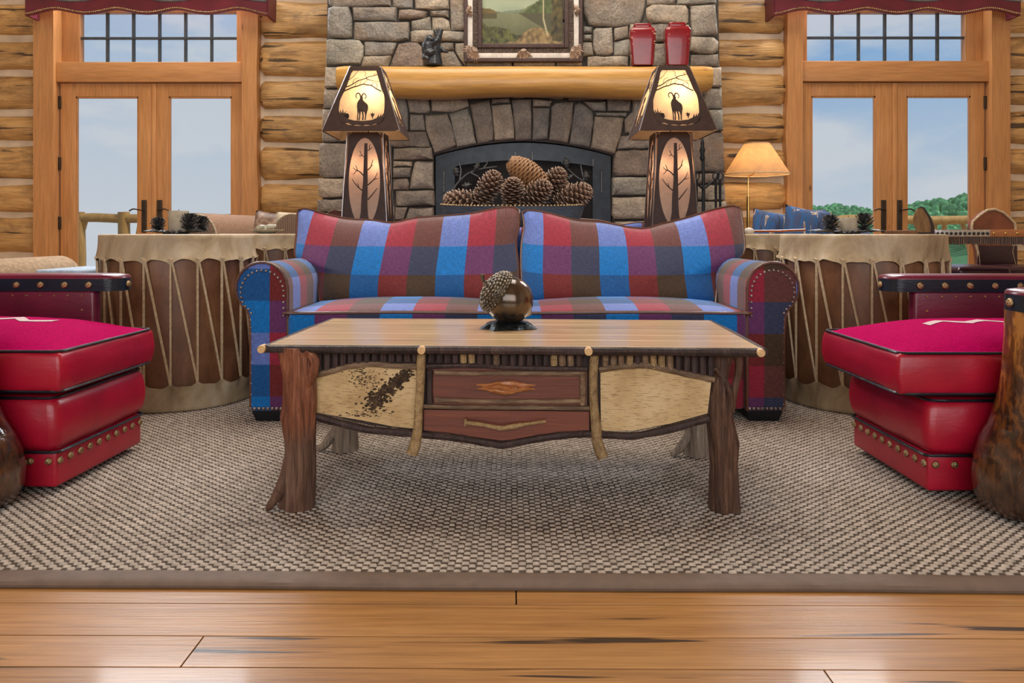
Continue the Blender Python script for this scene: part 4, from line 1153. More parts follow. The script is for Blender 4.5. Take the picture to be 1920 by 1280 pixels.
# top: boards between the twig rims
ys_ = [-0.318, -0.205, -0.085, 0.045, 0.165, 0.262, 0.318]
for i, (a, c) in enumerate(zip(ys_[:-1], ys_[1:])):
    b = MB()
    b.rbox(-0.676, 0.676, a + .0006, c - .0006, 0.440, 0.460, r=0.0015, n=1, div=0)
    o = bpy.data.objects.new('top_board', b.mesh('top_board', 'table_plank', False, (0, (a + c) / 2, 0.45)))
    COL.objects.link(o); o.parent = T_; o.location = (0, (a + c) / 2, 0.45)
def twig(name, pts, r, mat, par=T_, n=8, ends=None, wob=0.12, taper=None, k_=4):
    pth = smoothpath(pts, k_) if len(pts) > 2 else [Vector(pts[0]).lerp(Vector(pts[1]), i / 10) for i in range(11)]
    rr = lerp_list(taper, len(pth)) if taper else [r * (1 + 0.10 * nz((i * .7, len(pts), r * 90), 1.0, pts[0][0] * 9)) for i in range(len(pth))]
    o = tp(name, MB().tube(pth, rr, n, wob=wob, seed=pts[0][0] * 3), mat, par)
    return o
for a, c in ((492, 800), (800, 1112), (1112, 1430)):
    o = twig('edge_twig', [(tx(a) + (.004 if a > 500 else 0), -0.325, 0.4475), (tx(c) - .004, -0.325, 0.4475)], 0.0115, 'dark_bark')
for px in (496, 801, 1113, 1428):
    tp('cut_end', MB().lathe([(0.0, -0.339 - .0), (0.0105, -0.3385), (0.0115, -0.336), (0.0115, -0.31)], 12).warp(lambda p, px=px: Vector((tx(px) + p.x, p.z - 0.004, 0.4485 + p.y))), 'end_grain')
for sg in (-1, 1):
    twig('edge_twig', [(sg * 0.684, -0.33, 0.449), (sg * 0.687, 0, 0.450), (sg * 0.684, 0.33, 0.449)], 0.011, 'dark_bark')
twig('edge_twig', [(-0.684, 0.326, 0.448), (0, 0.328, 0.449), (0.684, 0.326, 0.448)], 0.011, 'dark_bark')
# apron boards
AP = -0.285
tp('apron_board', MB().prism([(tx(590), tz(658)), (tx(1350), tz(658)), (tx(1342), tz(778)), (tx(1260), tz(802)), (tx(1120), tz(815)), (tx(950), tz(838)), (tx(790), tz(817)), (tx(690), tz(806)), (tx(590), tz(782))], 0.02, lambda a, b, c: (a, AP + c, b)), 'dark_bark', smooth=False)
for sg in (-1, 1):
    tp('side_apron', MB().rbox(sg * 0.56 - .01, sg * 0.56 + .01, -0.27, 0.27, 0.27, 0.44, r=.004), 'birch_panel')
tp('back_apron', MB().rbox(-0.56, 0.56, 0.265, 0.285, 0.27, 0.44, r=.004), 'birch_panel')
pL = [(588, 714), (640, 697), (700, 691), (760, 697), (790, 697), (785, 812), (740, 808), (680, 797), (590, 783)]
pR = [(1137, 699), (1200, 690), (1235, 692), (1345, 716), (1338, 776), (1270, 796), (1200, 810), (1138, 812)]
def panel(name, poly, t, mat, par=T_, y=AP):
    return tp(name, MB().prism([(tx(a), tz(b)) for a, b in poly], -t, lambda a, b, c: (a, y + c, b)), mat, par, smooth=False)
bl = panel('birch_panel', pL, 0.006, 'birch_panel'); br = panel('birch_panel', pR, 0.006, 'birch_panel')
# dark scar of rough bark on the left panel
b = MB()
for i in range(520):
    t = rnd.random()
    px = 772 - 74 * t + rnd.gauss(0, 4.5 + 6.5 * t); py = 701 + 66 * t + rnd.gauss(0, 4 + 4.5 * t)
    if py < 700: continue
    r = rnd.uniform(0.0015, 0.0046)
    b.blob((tx(px), AP - 0.006, tz(py)), (r * 1.3, 0.0035, r * 0.8), 6, 4, 0.5, i)
for i in range(170):
    px = rnd.gauss(683, 14); py = rnd.gauss(715, 13)
    if py < 697: continue
    r = rnd.uniform(0.0010, 0.0026); b.blob((tx(px), AP - 0.0055, tz(py)), (r * 2, 0.0012, r * 0.7), 6, 4)
for i in range(90):
    px = rnd.gauss(690, 30); py = rnd.gauss(785, 5)
    if py > 790: continue
    r = rnd.uniform(0.0010, 0.0028); b.blob((tx(px), AP - 0.0055, tz(py)), (r * 2.2, 0.0012, r * 0.7), 6, 4)
tp('bark_scar', b, 'birch_scar', bl, kind='stuff')
# branch rims
q3 = lambda L, y: [(tx(a), y, tz(b)) for a, b in L]
twig('rim_branch', q3([(586, 711), (620, 703), (650, 694), (700, 688), (740, 691), (790, 693)], AP - .010), 0.0085, 'grey_bark')
twig('rim_branch', q3([(1134, 695), (1180, 689), (1220, 686), (1262, 694), (1305, 703), (1350, 712)], AP - .010), 0.0085, 'grey_bark')
twig('lower_branch', q3([(588, 789), (640, 803), (690, 814), (740, 818), (790, 822), (850, 826), (905, 834), (952, 841)], AP - .010), 0.0105, 'dark_bark')
twig('lower_branch', q3([(950, 841), (1010, 829), (1060, 821), (1115, 817), (1160, 819), (1205, 819), (1270, 805), (1340, 785)], AP - .010), 0.0105, 'dark_bark')
# short vertical twigs under the top
def upright(px, y0, y1, w_, mat):
    n = 8; pth = [(tx(px), AP - 0.008, tz(y1)), (tx(px + rnd.uniform(-1, 1)), AP - 0.009, tz((y0 + y1) / 2)), (tx(px + rnd.uniform(-1.5, 1.5)), AP - 0.008, tz(y0))]
    tp('upright_twig', MB().tube(pth, w_ / 2 * DT / F, 7, wob=0.1, seed=px), mat)
xx = 597
while xx < 786:
    low = 693 - 8 * min(1, (xx - 595) / 100) - (2 if xx > 700 else 0) + (12 * max(0, 1 - (xx - 595) / 60))
    upright(xx, 656, low, 13.0, 'dark_bark'); xx += 15.6
xx = 814
i = 0
while xx < 1110:
    upright(xx, 656, 684 + (4 if i > 5 else 0), 13.5, 'pale_bark' if i in (4, 5, 15) else ('grey_bark' if i in (8, 16, 17) else 'dark_bark')); xx += 15.7; i += 1
xx = 1146; i = 0
while xx < 1346:
    upright(xx, 656, 688 + max(0, (xx - 1200) * 0.11), 13.0, 'pale_bark' if i in (3, 6, 7) else ('grey_bark' if i in (0, 1, 2, 5, 8) else 'dark_bark')); xx += 15.2; i += 1
# birch poles
twig('birch_pole', q3([(797, 652), (796, 700), (793, 760), (791, 800), (786, 835), (779, 857)], AP - .020), 0, 'pale_bark', taper=[0.0125, 0.012, 0.012, 0.0125, 0.0155, 0.0165], n=10)
twig('birch_pole', q3([(1127, 655), (1123, 700), (1124, 760), (1128, 800), (1132, 835), (1141, 858)], AP - .020), 0, 'pale_bark', taper=[0.0125, 0.012, 0.012, 0.0135, 0.0155, 0.0165], n=10)
# drawers
dA = panel('drawer', [(808, 692), (1112, 692), (1112, 772), (808, 772)], 0.008, 'cedar_panel')
for L in ([(806, 691), (900, 689), (960, 692), (1112, 694)], ):
    twig('drawer_rim', q3(L, AP - .014), 0.007, 'dark_bark', dA)
twig('drawer_rim', q3([(822, 703), (900, 704), (1000, 703), (1100, 703)], AP - .013), 0.0065, 'grey_bark', dA)
twig('drawer_rim', q3([(822, 755), (900, 757), (1000, 756), (1100, 755)], AP - .013), 0.0065, 'grey_bark', dA)
twig('drawer_rim', q3([(813, 698), (812, 730), (813, 762)], AP - .013), 0.0085, 'dark_bark', dA)
twig('drawer_rim', q3([(1103, 698), (1104, 730), (1103, 762)], AP - .013), 0.0085, 'grey_bark', dA)
hb = MB()
for dz, ln, yy, sd2 in ((0.006, 58, 0.020, 1), (-0.005, 55, 0.022, 5), (0.0, 45, 0.028, 9)):
    pth = [(tx(958 + ln * t), AP - yy + 0.014 * abs(t), tz(730) + dz + 0.005 * math.sin(t * 3 + sd2) * (1 - abs(t))) for t in [i / 10 for i in range(-10, 11)]]
    hb.tube(pth, [0.0015 + 0.0085 * (1 - abs(i / 10) ** 1.6) for i in range(-10, 11)], 8, wob=0.25, seed=sd2)
tp('carved_handle', hb, 'carved_cedar', dA)
dB = panel('lower_drawer', [(800, 775), (1116, 775), (1116, 812), (950, 832), (800, 814)], 0.008, 'cedar_panel')
twig('drawer_rim', q3([(800, 767), (880, 769), (960, 768), (1116, 768)], AP - .013), 0.0065, 'grey_bark', dB)
twig('branch_handle', q3([(880, 796), (915, 800), (948, 806), (970, 803), (1000, 797), (1034, 792)], AP - .022), 0, 'pale_bark', dB, taper=[0.006, 0.0055, 0.007, 0.0075, 0.005, 0.0035])
twig('branch_handle', q3([(882, 790), (881, 796), (880, 803)], AP - .020), 0, 'pale_bark', dB, taper=[0.003, 0.004, 0.002])
# legs
def trunk(name, rings, mat, seed, ridges=5, amp=0.22, extra=None, ybase=None):
    b = MB(); n = 26; vs = []; fs = []
    R = []
    for i in range(len(rings) - 1):
        for k_ in range(5):
            t = k_ / 5; R.append([rings[i][q] + (rings[i + 1][q] - rings[i][q]) * (t * t * (3 - 2 * t)) for q in range(5)])
    R.append(rings[-1])
    for (z, xc, rx, yc, ry) in R:
        for k_ in range(n):
            a = 2 * PI * k_ / n
            tw = a + z * 2.2 + 0.5 * nz((0, 0, z * 6), 1, seed)
            rr = 1 + amp * (abs(math.sin(tw * ridges / 2)) - 0.6) + 0.16 * nz((math.cos(a) * 1.3, math.sin(a) * 1.3, z * 5), 1, seed)
            vs.append((xc + rx * rr * math.cos(a), yc + ry * rr * math.sin(a), max(z, 0.0)))
    m = len(R)
    for i in range(m - 1):
        for k_ in range(n): fs.append((i * n + k_, i * n + (k_ + 1) % n, (i + 1) * n + (k_ + 1) % n, (i + 1) * n + k_))
    fs += [tuple(range(n)), tuple((m - 1) * n + k_ for k_ in range(n - 1, -1, -1))]
    b.add(vs, fs)
    if extra: extra(b)
    return tp(name, b, mat, sharp=70)
def rg(py, a, c, yc, ry): return (max(0, tz(py)), (tx(a) + tx(c)) / 2, (tx(c) - tx(a)) / 2, yc, ry)
YL = -0.300
def root_left(b):
    b.tube(smoothpath([(tx(545), YL - .01, tz(830)), (tx(536), YL - .015, tz(890)), (tx(526), YL - .022, tz(930)), (tx(505), YL - .03, tz(962))], 5), lerp_list([0.006, 0.012, 0.017, 0.008], 16), 10, wob=0.15)
    b.tube(smoothpath([(tx(580), YL - .02, tz(660)), (tx(594), YL - .02, tz(680)), (tx(590), YL - .02, tz(705)), (tx(575), YL - .02, tz(740))], 4), lerp_list([0.016, 0.014, 0.014, 0.006], 13), 8, wob=0.15)
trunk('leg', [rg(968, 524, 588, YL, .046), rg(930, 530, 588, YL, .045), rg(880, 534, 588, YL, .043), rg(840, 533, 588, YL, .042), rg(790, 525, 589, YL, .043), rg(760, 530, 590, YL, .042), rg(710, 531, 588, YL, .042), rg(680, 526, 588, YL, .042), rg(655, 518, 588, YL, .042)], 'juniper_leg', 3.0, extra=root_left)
YL = -0.262
def strand_right(b):
    b.tube(smoothpath([(tx(1366), YL - .02, tz(655)), (tx(1395), YL - .02, tz(668)), (tx(1397), YL - .02, tz(700)), (tx(1389), YL - .02, tz(735)), (tx(1386), YL - .02, tz(775))], 5), lerp_list([0.010, 0.012, 0.010, 0.011, 0.006], 21), 8, wob=0.15)
    b.tube(smoothpath([(tx(1352), YL - .03, tz(690)), (tx(1372), YL - .035, tz(720)), (tx(1380), YL - .035, tz(755)), (tx(1372), YL - .03, tz(800))], 4), lerp_list([0.007, 0.009, 0.009, 0.005], 13), 8, wob=0.15)
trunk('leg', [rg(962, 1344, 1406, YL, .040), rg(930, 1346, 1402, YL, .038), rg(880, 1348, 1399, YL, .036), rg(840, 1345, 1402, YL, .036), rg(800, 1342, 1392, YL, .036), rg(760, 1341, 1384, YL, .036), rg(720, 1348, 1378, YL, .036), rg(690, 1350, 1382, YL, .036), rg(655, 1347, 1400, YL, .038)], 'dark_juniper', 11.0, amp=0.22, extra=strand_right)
def back_leg(xc, dx, sd2):
    def ext(b):
        b.tube(smoothpath([(xc - dx * .01, 0.24, .2), (xc + dx * .02, 0.24, .10), (xc + dx * .06, .235, .03), (xc + dx * .095, .23, .006)], 4), lerp_list([.014, .016, .016, .010], 13), 8, wob=.2)
    trunk('leg', [(0, xc, .045, .25, .04), (.08, xc, .040, .25, .038), (.2, xc, .040, .25, .036), (.32, xc + .008, .038, .25, .036), (.438, xc, .036, .25, .036)], 'grey_driftwood', sd2, extra=ext)
back_leg(-0.618, -1, 21.0); back_leg(0.622, -1, 27.0)

# ================================================================== acorn sculpture
A_ = thing('acorn_sculpture', (-0.012, 2.46, 0.4605),  'glossy bronze acorn with textured cap on a bark base on the coffee table', 'sculpture')
b = MB()
b.lathe([(0.002, 0.018), (0.050, 0.017), (0.072, 0.013), (0.092, 0.0)], 44, fn=lambda r, z, a: r * (1 + 0.30 * nz((math.cos(a) * 2.5, math.sin(a) * 2.5, 0), 1, 4)) * (1.0 if abs(math.cos(a)) > .3 else .85))
b.rough(0.006, 60, 3); b.warp(lambda p: Vector((p.x, p.y, max(0, p.z))))
b.build('bark_base', 'bronze_bark', A_, world=False)
ax = Vector((-0.82, -0.16, 0.56)).normalized()
rotm = Vector((0, 0, 1)).rotation_difference(ax).to_matrix()
cen = Vector((0.004, 0, 0.083))
prof = []
for i in range(17):
    t = i / 16; th = PI * t
    z = -math.cos(th); r = math.sin(th)
    prof.append((0.0735 * r ** 0.9 if r > 0 else 0.0005, 0.074 * z if z > 0 else 0.072 * z))
prof[0] = (0.0005, -0.083)
MB().lathe(prof, 32).warp(lambda p: rotm @ p + cen).build('nut', 'acorn_bronze', A_, world=False)
cp = MB()
capprof = [(0.060, 0.036), (0.0655, 0.037), (0.068, 0.044), (0.0655, 0.056), (0.056, 0.070), (0.038, 0.081), (0.014, 0.087), (0.0005, 0.088)]
cp.lathe(capprof, 32, cap=False)
cap = cp.warp(lambda p: rotm @ p + cen).build('cap', 'cap_bronze', A_, world=False)
cs = MB()
for j, (r, z, n) in enumerate(((0.0665, 0.041, 32), (0.0675, 0.048, 32), (0.066, 0.055, 31), (0.0615, 0.063, 28), (0.055, 0.070, 25), (0.045, 0.077, 20), (0.033, 0.083, 14), (0.018, 0.087, 8))):
    for k_ in range(n):
        a = 2 * PI * (k_ + (j % 2) * .5) / n
        cs.blob((math.cos(a) * r, math.sin(a) * r, z), (0.0062, 0.0062, 0.0045), 6, 4)
cs.warp(lambda p: rotm @ p + cen).build('cap_scales', 'cap_bronze', cap, world=False, kind='stuff')
MB().tube([rotm @ Vector(p) + cen for p in ((0, 0, .084), (.002, 0, .096), (.009, 0, .108), (.020, 0, .117))], [0.008, 0.006, 0.0055, 0.0065], 8).build('stem', 'cap_bronze', A_, world=False)

A_.scale = (1.07, 1.07, 1.07)
# ================================================================== crimson leather lodge chairs
def rr_loop(x0, x1, y0, y1, z, r, n=5, zf=None):
    out = []
    for (cx, cy, a0) in ((x1 - r, y1 - r, 0), (x0 + r, y1 - r, PI / 2), (x0 + r, y0 + r, PI), (x1 - r, y0 + r, 1.5 * PI)):
        for i in range(n + 1):
            a = a0 + PI / 2 * i / n
            x, y = cx + r * math.cos(a), cy + r * math.sin(a)
            out.append((x, y, z if zf is None else z + zf(x, y)))
    return out
def densify(loop, step=0.05):
    out = []
    for a, b in zip(loop, loop[1:] + loop[:1]):
        a, b = Vector(a), Vector(b); n = max(1, int((b - a).length / step))
        out += [a.lerp(b, i / n) for i in range(n)]
    return out
def lodge_chair(loc, rz, slide, label, near, back=0.0):
    C = thing('lodge_armchair', loc, label, 'armchair', 'crimson leather lodge armchairs', rz=rz)
    def cp_(name, b, mat, par=C, **kw): return b.build(name, mat, par, world=False, **kw)
    # seat cushion
    s0, s1 = -0.90 + slide, 0.005 + slide
    hw = 0.262
    puff = lambda p, h: p + Vector((0, 0, 0.006 * nz(p, 9, 2))) + Vector((0.007 * (1 - min(1, abs(p.z / h.z)) ** 2) * (1 if p.x > 0 else 0), 0.008 * (1 - min(1, abs(p.z / h.z)) ** 2) * (1 if p.y > 0 else -1), 0)) * (1 if abs(p.z) < h.z * .98 else 0) + Vector((0.004 * nz(p, 22, 5), 0, 0))
    seat = cp_('seat_cushion', MB().rbox(s0, s1, -hw, hw, 0.305, 0.425, r=0.014, n=2, div=8, crown=0.004, fn=puff), 'crimson_leather')
    g = MB()
    def top(u, v):
        x = s0 + 0.008 + (s1 - s0 - 0.016) * u; y = -hw + .008 + (2 * hw - .016) * v
        w = (1 - abs(2 * u - 1) ** 3) * (1 - abs(2 * v - 1) ** 3)
        return (x, y, 0.424 + 0.064 * max(0, w) ** 0.75 + 0.003 * nz((x, y, 0), 14, 1))
    g.grid(26, 18, top)
    cp_('wool_top', g, 'magenta_wool', seat)
    # zigzag woven into the wool, following its dome
    def dome(x, y):
        u = (x - s0 - .008) / (s1 - s0 - .016); v = (y + hw - .008) / (2 * hw - .016)
        return Vector(top(u, v)) + Vector((0, 0, 0.0015))
    zig = [(-0.20, 0.03), (-0.27, -0.02), (-0.33, 0.04), (-0.40, -0.01), (-0.46, 0.05), (-0.54, 0.0)]
    vs = []; fs = []
    for (a, b_), (c, d_) in zip(zig[:-1], zig[1:]):
        for t in range(5):
            x, y = a + (c - a) * t / 4 + slide, b_ + (d_ - b_) * t / 4
            vs += [dome(x, y - .022), dome(x, y + .022)]
    for q in range(len(vs) // 2 - 1): fs.append((2 * q, 2 * q + 1, 2 * q + 3, 2 * q + 2))
    cp_('woven_motif', MB().add(vs, fs), 'white_wool', seat)
    for z in (0.425, 0.308):
        cp_('piping', MB().tube(densify(rr_loop(s0 + .003, s1 - .003 + .002, -hw + .001, hw - .001, z, 0.03)), 0.0045, 6, closed=True), 'piping_leather', seat)
    # boxed lower cushion
    pf2 = lambda p, h: p + Vector((0.014 * (1 - min(1, abs(p.z / h.z)) ** 2) * (1 if p.x > h.x * .6 else 0), 0.012 * (1 - min(1, abs(p.z / h.z)) ** 2) * (1 if p.y > 0 else -1) * (1 if abs(p.y) > h.y * .6 else 0), 0)) + noise.noise_vector(p * 11) * 0.004
    low = cp_('lower_cushion', MB().rbox(-0.90, -0.020, -0.245, 0.245, 0.125, 0.292, r=0.03, n=3, div=7, fn=pf2), 'crimson_leather')
    cp_('piping', MB().tube(densify(rr_loop(-0.90, -0.022, -0.243, 0.243, 0.285, 0.03)), 0.0043, 6, closed=True), 'piping_leather', low)
    # base with nailheads
    base = cp_('base', MB().rbox(-0.90, -0.022, -0.236, 0.236, 0.020, 0.128, r=0.010, n=2, div=2), 'crimson_leather')
    cp_('piping', MB().tube(densify(rr_loop(-0.90, -0.014, -0.242, 0.242, 0.126, 0.02)), 0.0045, 6, closed=True), 'piping_leather', base)
    cp_('plinth', MB().box(-0.84, -0.10, -0.17, 0.17, 0.0, 0.022), 'black_foot', smooth=False)
    nail = None
    def concho(p, ax, r, par, nm='nailhead'):
        nonlocal nail
        if nail is None:
            b = MB().lathe([(1.0, 0.0), (0.98, 0.22), (0.8, 0.42), (0.5, 0.55), (0.0005, 0.6)], 12, cap=False)
            for k_ in range(7):
                a = 2 * PI * k_ / 7; b.blob((0.62 * math.cos(a), 0.62 * math.sin(a), 0.5), (0.2, 0.2, 0.14), 5, 3)
            b.blob((0, 0, 0.58), (0.24, 0.24, 0.14), 6, 3)
            nail = b.mesh(nm, 'antique_brass')
        o = bpy.data.objects.new(nm, nail); COL.objects.link(o); o.parent = par
        o.location = p; o.scale = (r, r, r); o.rotation_euler = Vector((0, 0, 1)).rotation_difference(Vector(ax)).to_euler()
    for i in range(10): concho((-0.021, -0.222 + 0.0493 * i, 0.098), (1, 0, 0), 0.0112, base)
    for sg in (-1, 1):
        for xx in (-0.045, -0.10, -0.16, -0.22): concho((xx, sg * 0.2365, 0.098), (0, sg, 0), 0.0112, base)
    # arms on burl log posts
    for sg in (-1, 1):
        outline = []
        for i in range(13):
            a = -PI / 2 + PI * i / 12
            outline.append((-0.195 + back + 0.055 * math.cos(a), 0.36 + 0.072 * math.sin(a)))
        outline += [(-0.55, 0.435), (-0.98, 0.43), (-0.98, 0.275), (-0.55, 0.283)]
        outline = [(x, sg * y) for x, y in outline]
        band = cp_('arm', MB().prism(outline, 0.045, lambda a, b_, c: (a, b_, 0.557 + c)), 'navy_leather', sharp=30)
        n = len(outline); b = MB(); vs = []; fs = []
        cxm, cym = -0.5, sg * 0.355
        for k_, z in ((1.0, 0.6025), (0.985, 0.609), (0.93, 0.614), (0.6, 0.619)):
            for x, y in outline: vs.append((cxm + (x - cxm) * (1 - (1 - k_) * .25), cym + (y - cym) * k_, z))
        for r in range(3):
            for i in range(n): fs.append((r * n + i, r * n + (i + 1) % n, (r + 1) * n + (i + 1) % n, (r + 1) * n + i))
        fs.append(tuple(3 * n + i for i in range(n)))
        cp_('arm_pad', b.add(vs, fs), 'wine_leather', band, sharp=50)
        for xx in (-0.245, -0.335, -0.425, -0.515, -0.605, -0.695, -0.785):
            concho((xx + back, sg * 0.2845, 0.580), (0, -sg, 0), 0.0125, band); concho((xx + back, sg * 0.4345, 0.580), (0, sg, 0), 0.0125, band)
        concho((-0.1395 + back, sg * 0.36, 0.580), (1, 0, 0), 0.0125, band)
        side = cp_('side_panel', MB().rbox(-0.98, -0.225 + back, min(sg * .285, sg * .335), max(sg * .285, sg * .335), 0.09, 0.560, r=0.012), 'wine_leather')
        nb = MB()
        for i in range(14): nb.blob((-0.27 + back - 0.052 * i, sg * 0.2845, 0.541), (0.005, 0.004, 0.005), 6, 4)
        for i in range(7): nb.blob((-0.27 + back, sg * 0.2845, 0.541 - 0.052 * (i + 1)), (0.005, 0.004, 0.005), 6, 4)
        cp_('nail_trim', nb, 'antique_brass', side, kind='stuff')
        pr = [(0.085, 0.0), (0.122, 0.012), (0.142, 0.05), (0.148, 0.10), (0.142, 0.15), (0.125, 0.195), (0.100, 0.24), (0.085, 0.29), (0.074, 0.34), (0.068, 0.40), (0.064, 0.48), (0.062, 0.558)]
        pp = []
        for (a, c) in zip(pr[:-1], pr[1:]):
            for k_ in range(3): pp.append((a[0] + (c[0] - a[0]) * k_ / 3, a[1] + (c[1] - a[1]) * k_ / 3))
        pp.append(pr[-1])
        def kn(r, z, a):
            w = 1 + (0.10 if z < .25 else 0.045) * nz((math.cos(a) * 1.6, math.sin(a) * 1.6, z * 9), 1, 5 + sg)
            return r * w
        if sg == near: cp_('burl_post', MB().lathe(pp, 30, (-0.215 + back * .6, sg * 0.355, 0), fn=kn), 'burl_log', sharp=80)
        cp_('rear_post', MB().lathe([(0.05, 0), (0.05, 0.57)], 14, (-0.93, sg * 0.37, 0)), 'burl_log')
    cp_('backrest', MB().rbox(-1.12, -0.94, -0.42, 0.42, 0.25, 1.02, r=0.06, n=3, div=4), 'wine_leather')
    return C
lodge_chair((-1.312, 2.435, 0), math.radians(-2), 0.0, 'crimson leather armchair with magenta wool seat at the left edge', -1)
lodge_chair((1.185, 2.405, 0), PI, 0.068, 'crimson leather armchair with magenta wool seat at the right edge', 1, -0.04)

# ================================================================== drum tables
def drum(x, y, r, h, nl, flap, label, seed, low=True):
    D = thing('drum_table', (x, y, 0), label, 'drum', 'rawhide-laced drum side tables')
    MB().lathe([(r * .985, 0.012), (r, 0.2), (r, h - 0.2), (r * .985, h - 0.004)], 48).build('drum_body', 'drum_wood', D, world=False)
    def hide(name, z_top, z_edge, up):
        b = MB(); n = nl * 10; vs = []; fs = []; m = 9
        for j in range(m + 1):
            t = j / m
            for k_ in range(n):
                a = 2 * PI * k_ / n
                ph = (a / (2 * PI) * nl) % 1.0
                tip = abs(2 * ph - 1) ** 3            # 1 at a lace, 0 between two
                ragged = 0.010 * nz((math.cos(a) * 7, math.sin(a) * 7, 0), 1, seed)
                ze = z_edge - up * (0.022 * tip - 0.006) + ragged
                z = z_top + (ze - z_top) * t
                puff = 0.004 + t ** 3 * (0.011 * (1 - tip) + 0.006 * nz((math.cos(a) * 11, math.sin(a) * 11, t), 1, seed)) + t ** 3 * 0.003
                vs.append((math.cos(a) * (r + puff), math.sin(a) * (r + puff), z))
        for j in range(m):
            for k_ in range(n): fs.append((j * n + k_, j * n + (k_ + 1) % n, (j + 1) * n + (k_ + 1) % n, (j + 1) * n + k_))
        base = len(vs)
        # rounded rim closing over the head
        for rr, dz in ((r + .001, .004), (r - .008, .006)):
            for k_ in range(n):
                a = 2 * PI * k_ / n; vs.append((math.cos(a) * rr, math.sin(a) * rr, z_top + up * dz))
        for k_ in range(n): fs.append((k_, base + k_, base + (k_ + 1) % n, (k_ + 1) % n))
        for k_ in range(n): fs.append((base + k_, base + n + k_, base + n + (k_ + 1) % n, base + (k_ + 1) % n))
        fs.append(tuple(base + n + k_ for k_ in range(n)))
        b.add(vs, fs)
        b.build(name, 'rawhide', D, world=False, sharp=60)
    hide('drum_head', h - 0.006, h - flap, 1)
    hide('foot_hide', 0.006, 0.115, -1)
    # rawhide lacing, one continuous V per pair of loops
    st = 2 * PI / nl; R = r + 0.010
    pth = []
    zt, zb = h - flap - 0.004, 0.118
    for i in range(9):
        t = i / 8; pth.append((math.cos(0.0) * R, math.sin(0.0) * R, zb + (zt - zb) * t))
    pth += [(math.cos(-.012) * (R + .006), math.sin(-.012) * (R + .006), zt + .018), (math.cos(0.014) * (R + .004), math.sin(0.014) * (R + .004), zt + .012)]
    for i in range(9):
        t = i / 8; a = 0.02 + (st - 0.02) * t; pth.append((math.cos(a) * R, math.sin(a) * R, zt - (zt - zb) * t))
    first = MB().tube(pth, 0.0056, 5).build('lace', 'rawhide_cord', D, world=False)
    for k_ in range(1, nl): dup(first, D, rot=(0, 0, st * k_))
    return D
drum(-1.567, 3.52, 0.333, 0.765, 20, 0.115, 'rawhide-laced drum table left of the sofa, pinecone candle holder on it', 1)
drum(1.622, 3.475, 0.350, 0.765, 20, 0.118, 'rawhide-laced drum table right of the sofa, wood slab standing on it', 5)
drum(-1.36, 4.24, 0.285, 0.766, 18, 0.085, 'drum table behind the left sofa arm with a small dish on it', 9)
drum(1.44, 4.24, 0.285, 0.766, 18, 0.085, 'drum table behind the right sofa arm with a drumstick on it', 13)
# ================================================================== console behind the sofa
K_ = thing('console_table', (0.03, 4.17, 0), 'dark wooden console table behind the sofa carrying both lamps and the pinecone bowl', 'table')
MB().rbox(-0.97, 1.03, 4.0, 4.35, 0.70, 0.74, r=0.006).build('table_top', 'console_wood', K_)
for xx in (-0.93, 0.99):
    for yy in (4.03, 4.32):
        MB().rbox(xx - .03, xx + .03, yy - .03 + (.0), yy + .03, 0, 0.701, r=0.006).build('leg', 'console_wood', K_)
MB().rbox(-0.92, 0.98, 4.04, 4.31, 0.15, 0.18, r=.004).build('lower_shelf', 'console_wood', K_)
CT = 0.741

# ================================================================== cut-metal lamps
def strip(b, pts, w0, w1, mp, t=0.002):
    pts = [Vector((p[0], p[1], 0)) for p in pts]
    pth = smoothpath(pts, 3) if len(pts) > 2 else pts
    n = len(pth); L = []; R = []
    for i, p in enumerate(pth):
        d = (pth[min(i + 1, n - 1)] - pth[max(i - 1, 0)]).normalized(); w = (w0 + (w1 - w0) * i / (n - 1)) / 2
        L.append((p.x - d.y * w, p.y + d.x * w)); R.append((p.x + d.y * w, p.y - d.x * w))
    for i in range(n - 1):
        q = [L[i], L[i + 1], R[i + 1], R[i]]
        b.add([mp(a, c, 0) for a, c in q] + [mp(a, c, t) for a, c in q], [(0, 1, 2, 3), (4, 7, 6, 5), (0, 4, 5, 1), (1, 5, 6, 2), (2, 6, 7, 3), (3, 7, 4, 0)])
def by_angle(poly, c, n):
    """resample a star-shaped outline by angle around c"""
    out = []
    m = len(poly)
    for k_ in range(n):
        a = 2 * PI * k_ / n; d = (math.cos(a), math.sin(a)); best = None
        for i in range(m):
            (x1, y1), (x2, y2) = poly[i], poly[(i + 1) % m]
            ex, ey = x2 - x1, y2 - y1; den = d[0] * ey - d[1] * ex
            if abs(den) < 1e-9: continue
            t = ((x1 - c[0]) * ey - (y1 - c[1]) * ex) / den; s_ = ((x1 - c[0]) * d[1] - (y1 - c[1]) * d[0]) / den
            if t > 0 and -1e-6 <= s_ <= 1 + 1e-6 and (best is None or t > best): best = t
        out.append((c[0] + d[0] * (best or 0), c[1] + d[1] * (best or 0)))
    return out
RAM = [(348,318),(362,318),(372,335),(370,350),(388,368),(405,380),(415,395),(416,420),(410,440),(402,470),(398,507),(388,507),(392,470),(386,446),(376,442),(381,470),(379,507),(368,507),(370,470),(362,442),(356,442),(353,470),(349,507),(338,507),(344,470),(338,440),(335,460),(335,507),(325,507),(328,460),(326,430),(322,400),(324,375),(335,355),(345,345)]
HOLE = [(273,124),(480,124),(490,160),(505,205),(525,272),(546,310),(553,350),(553,390),(550,430),(545,480),(525,520),(480,540),(420,548),(330,548),(255,540),(205,522),(178,490),(172,440),(176,390),(180,355),(195,320),(212,290),(232,245),(250,195)]
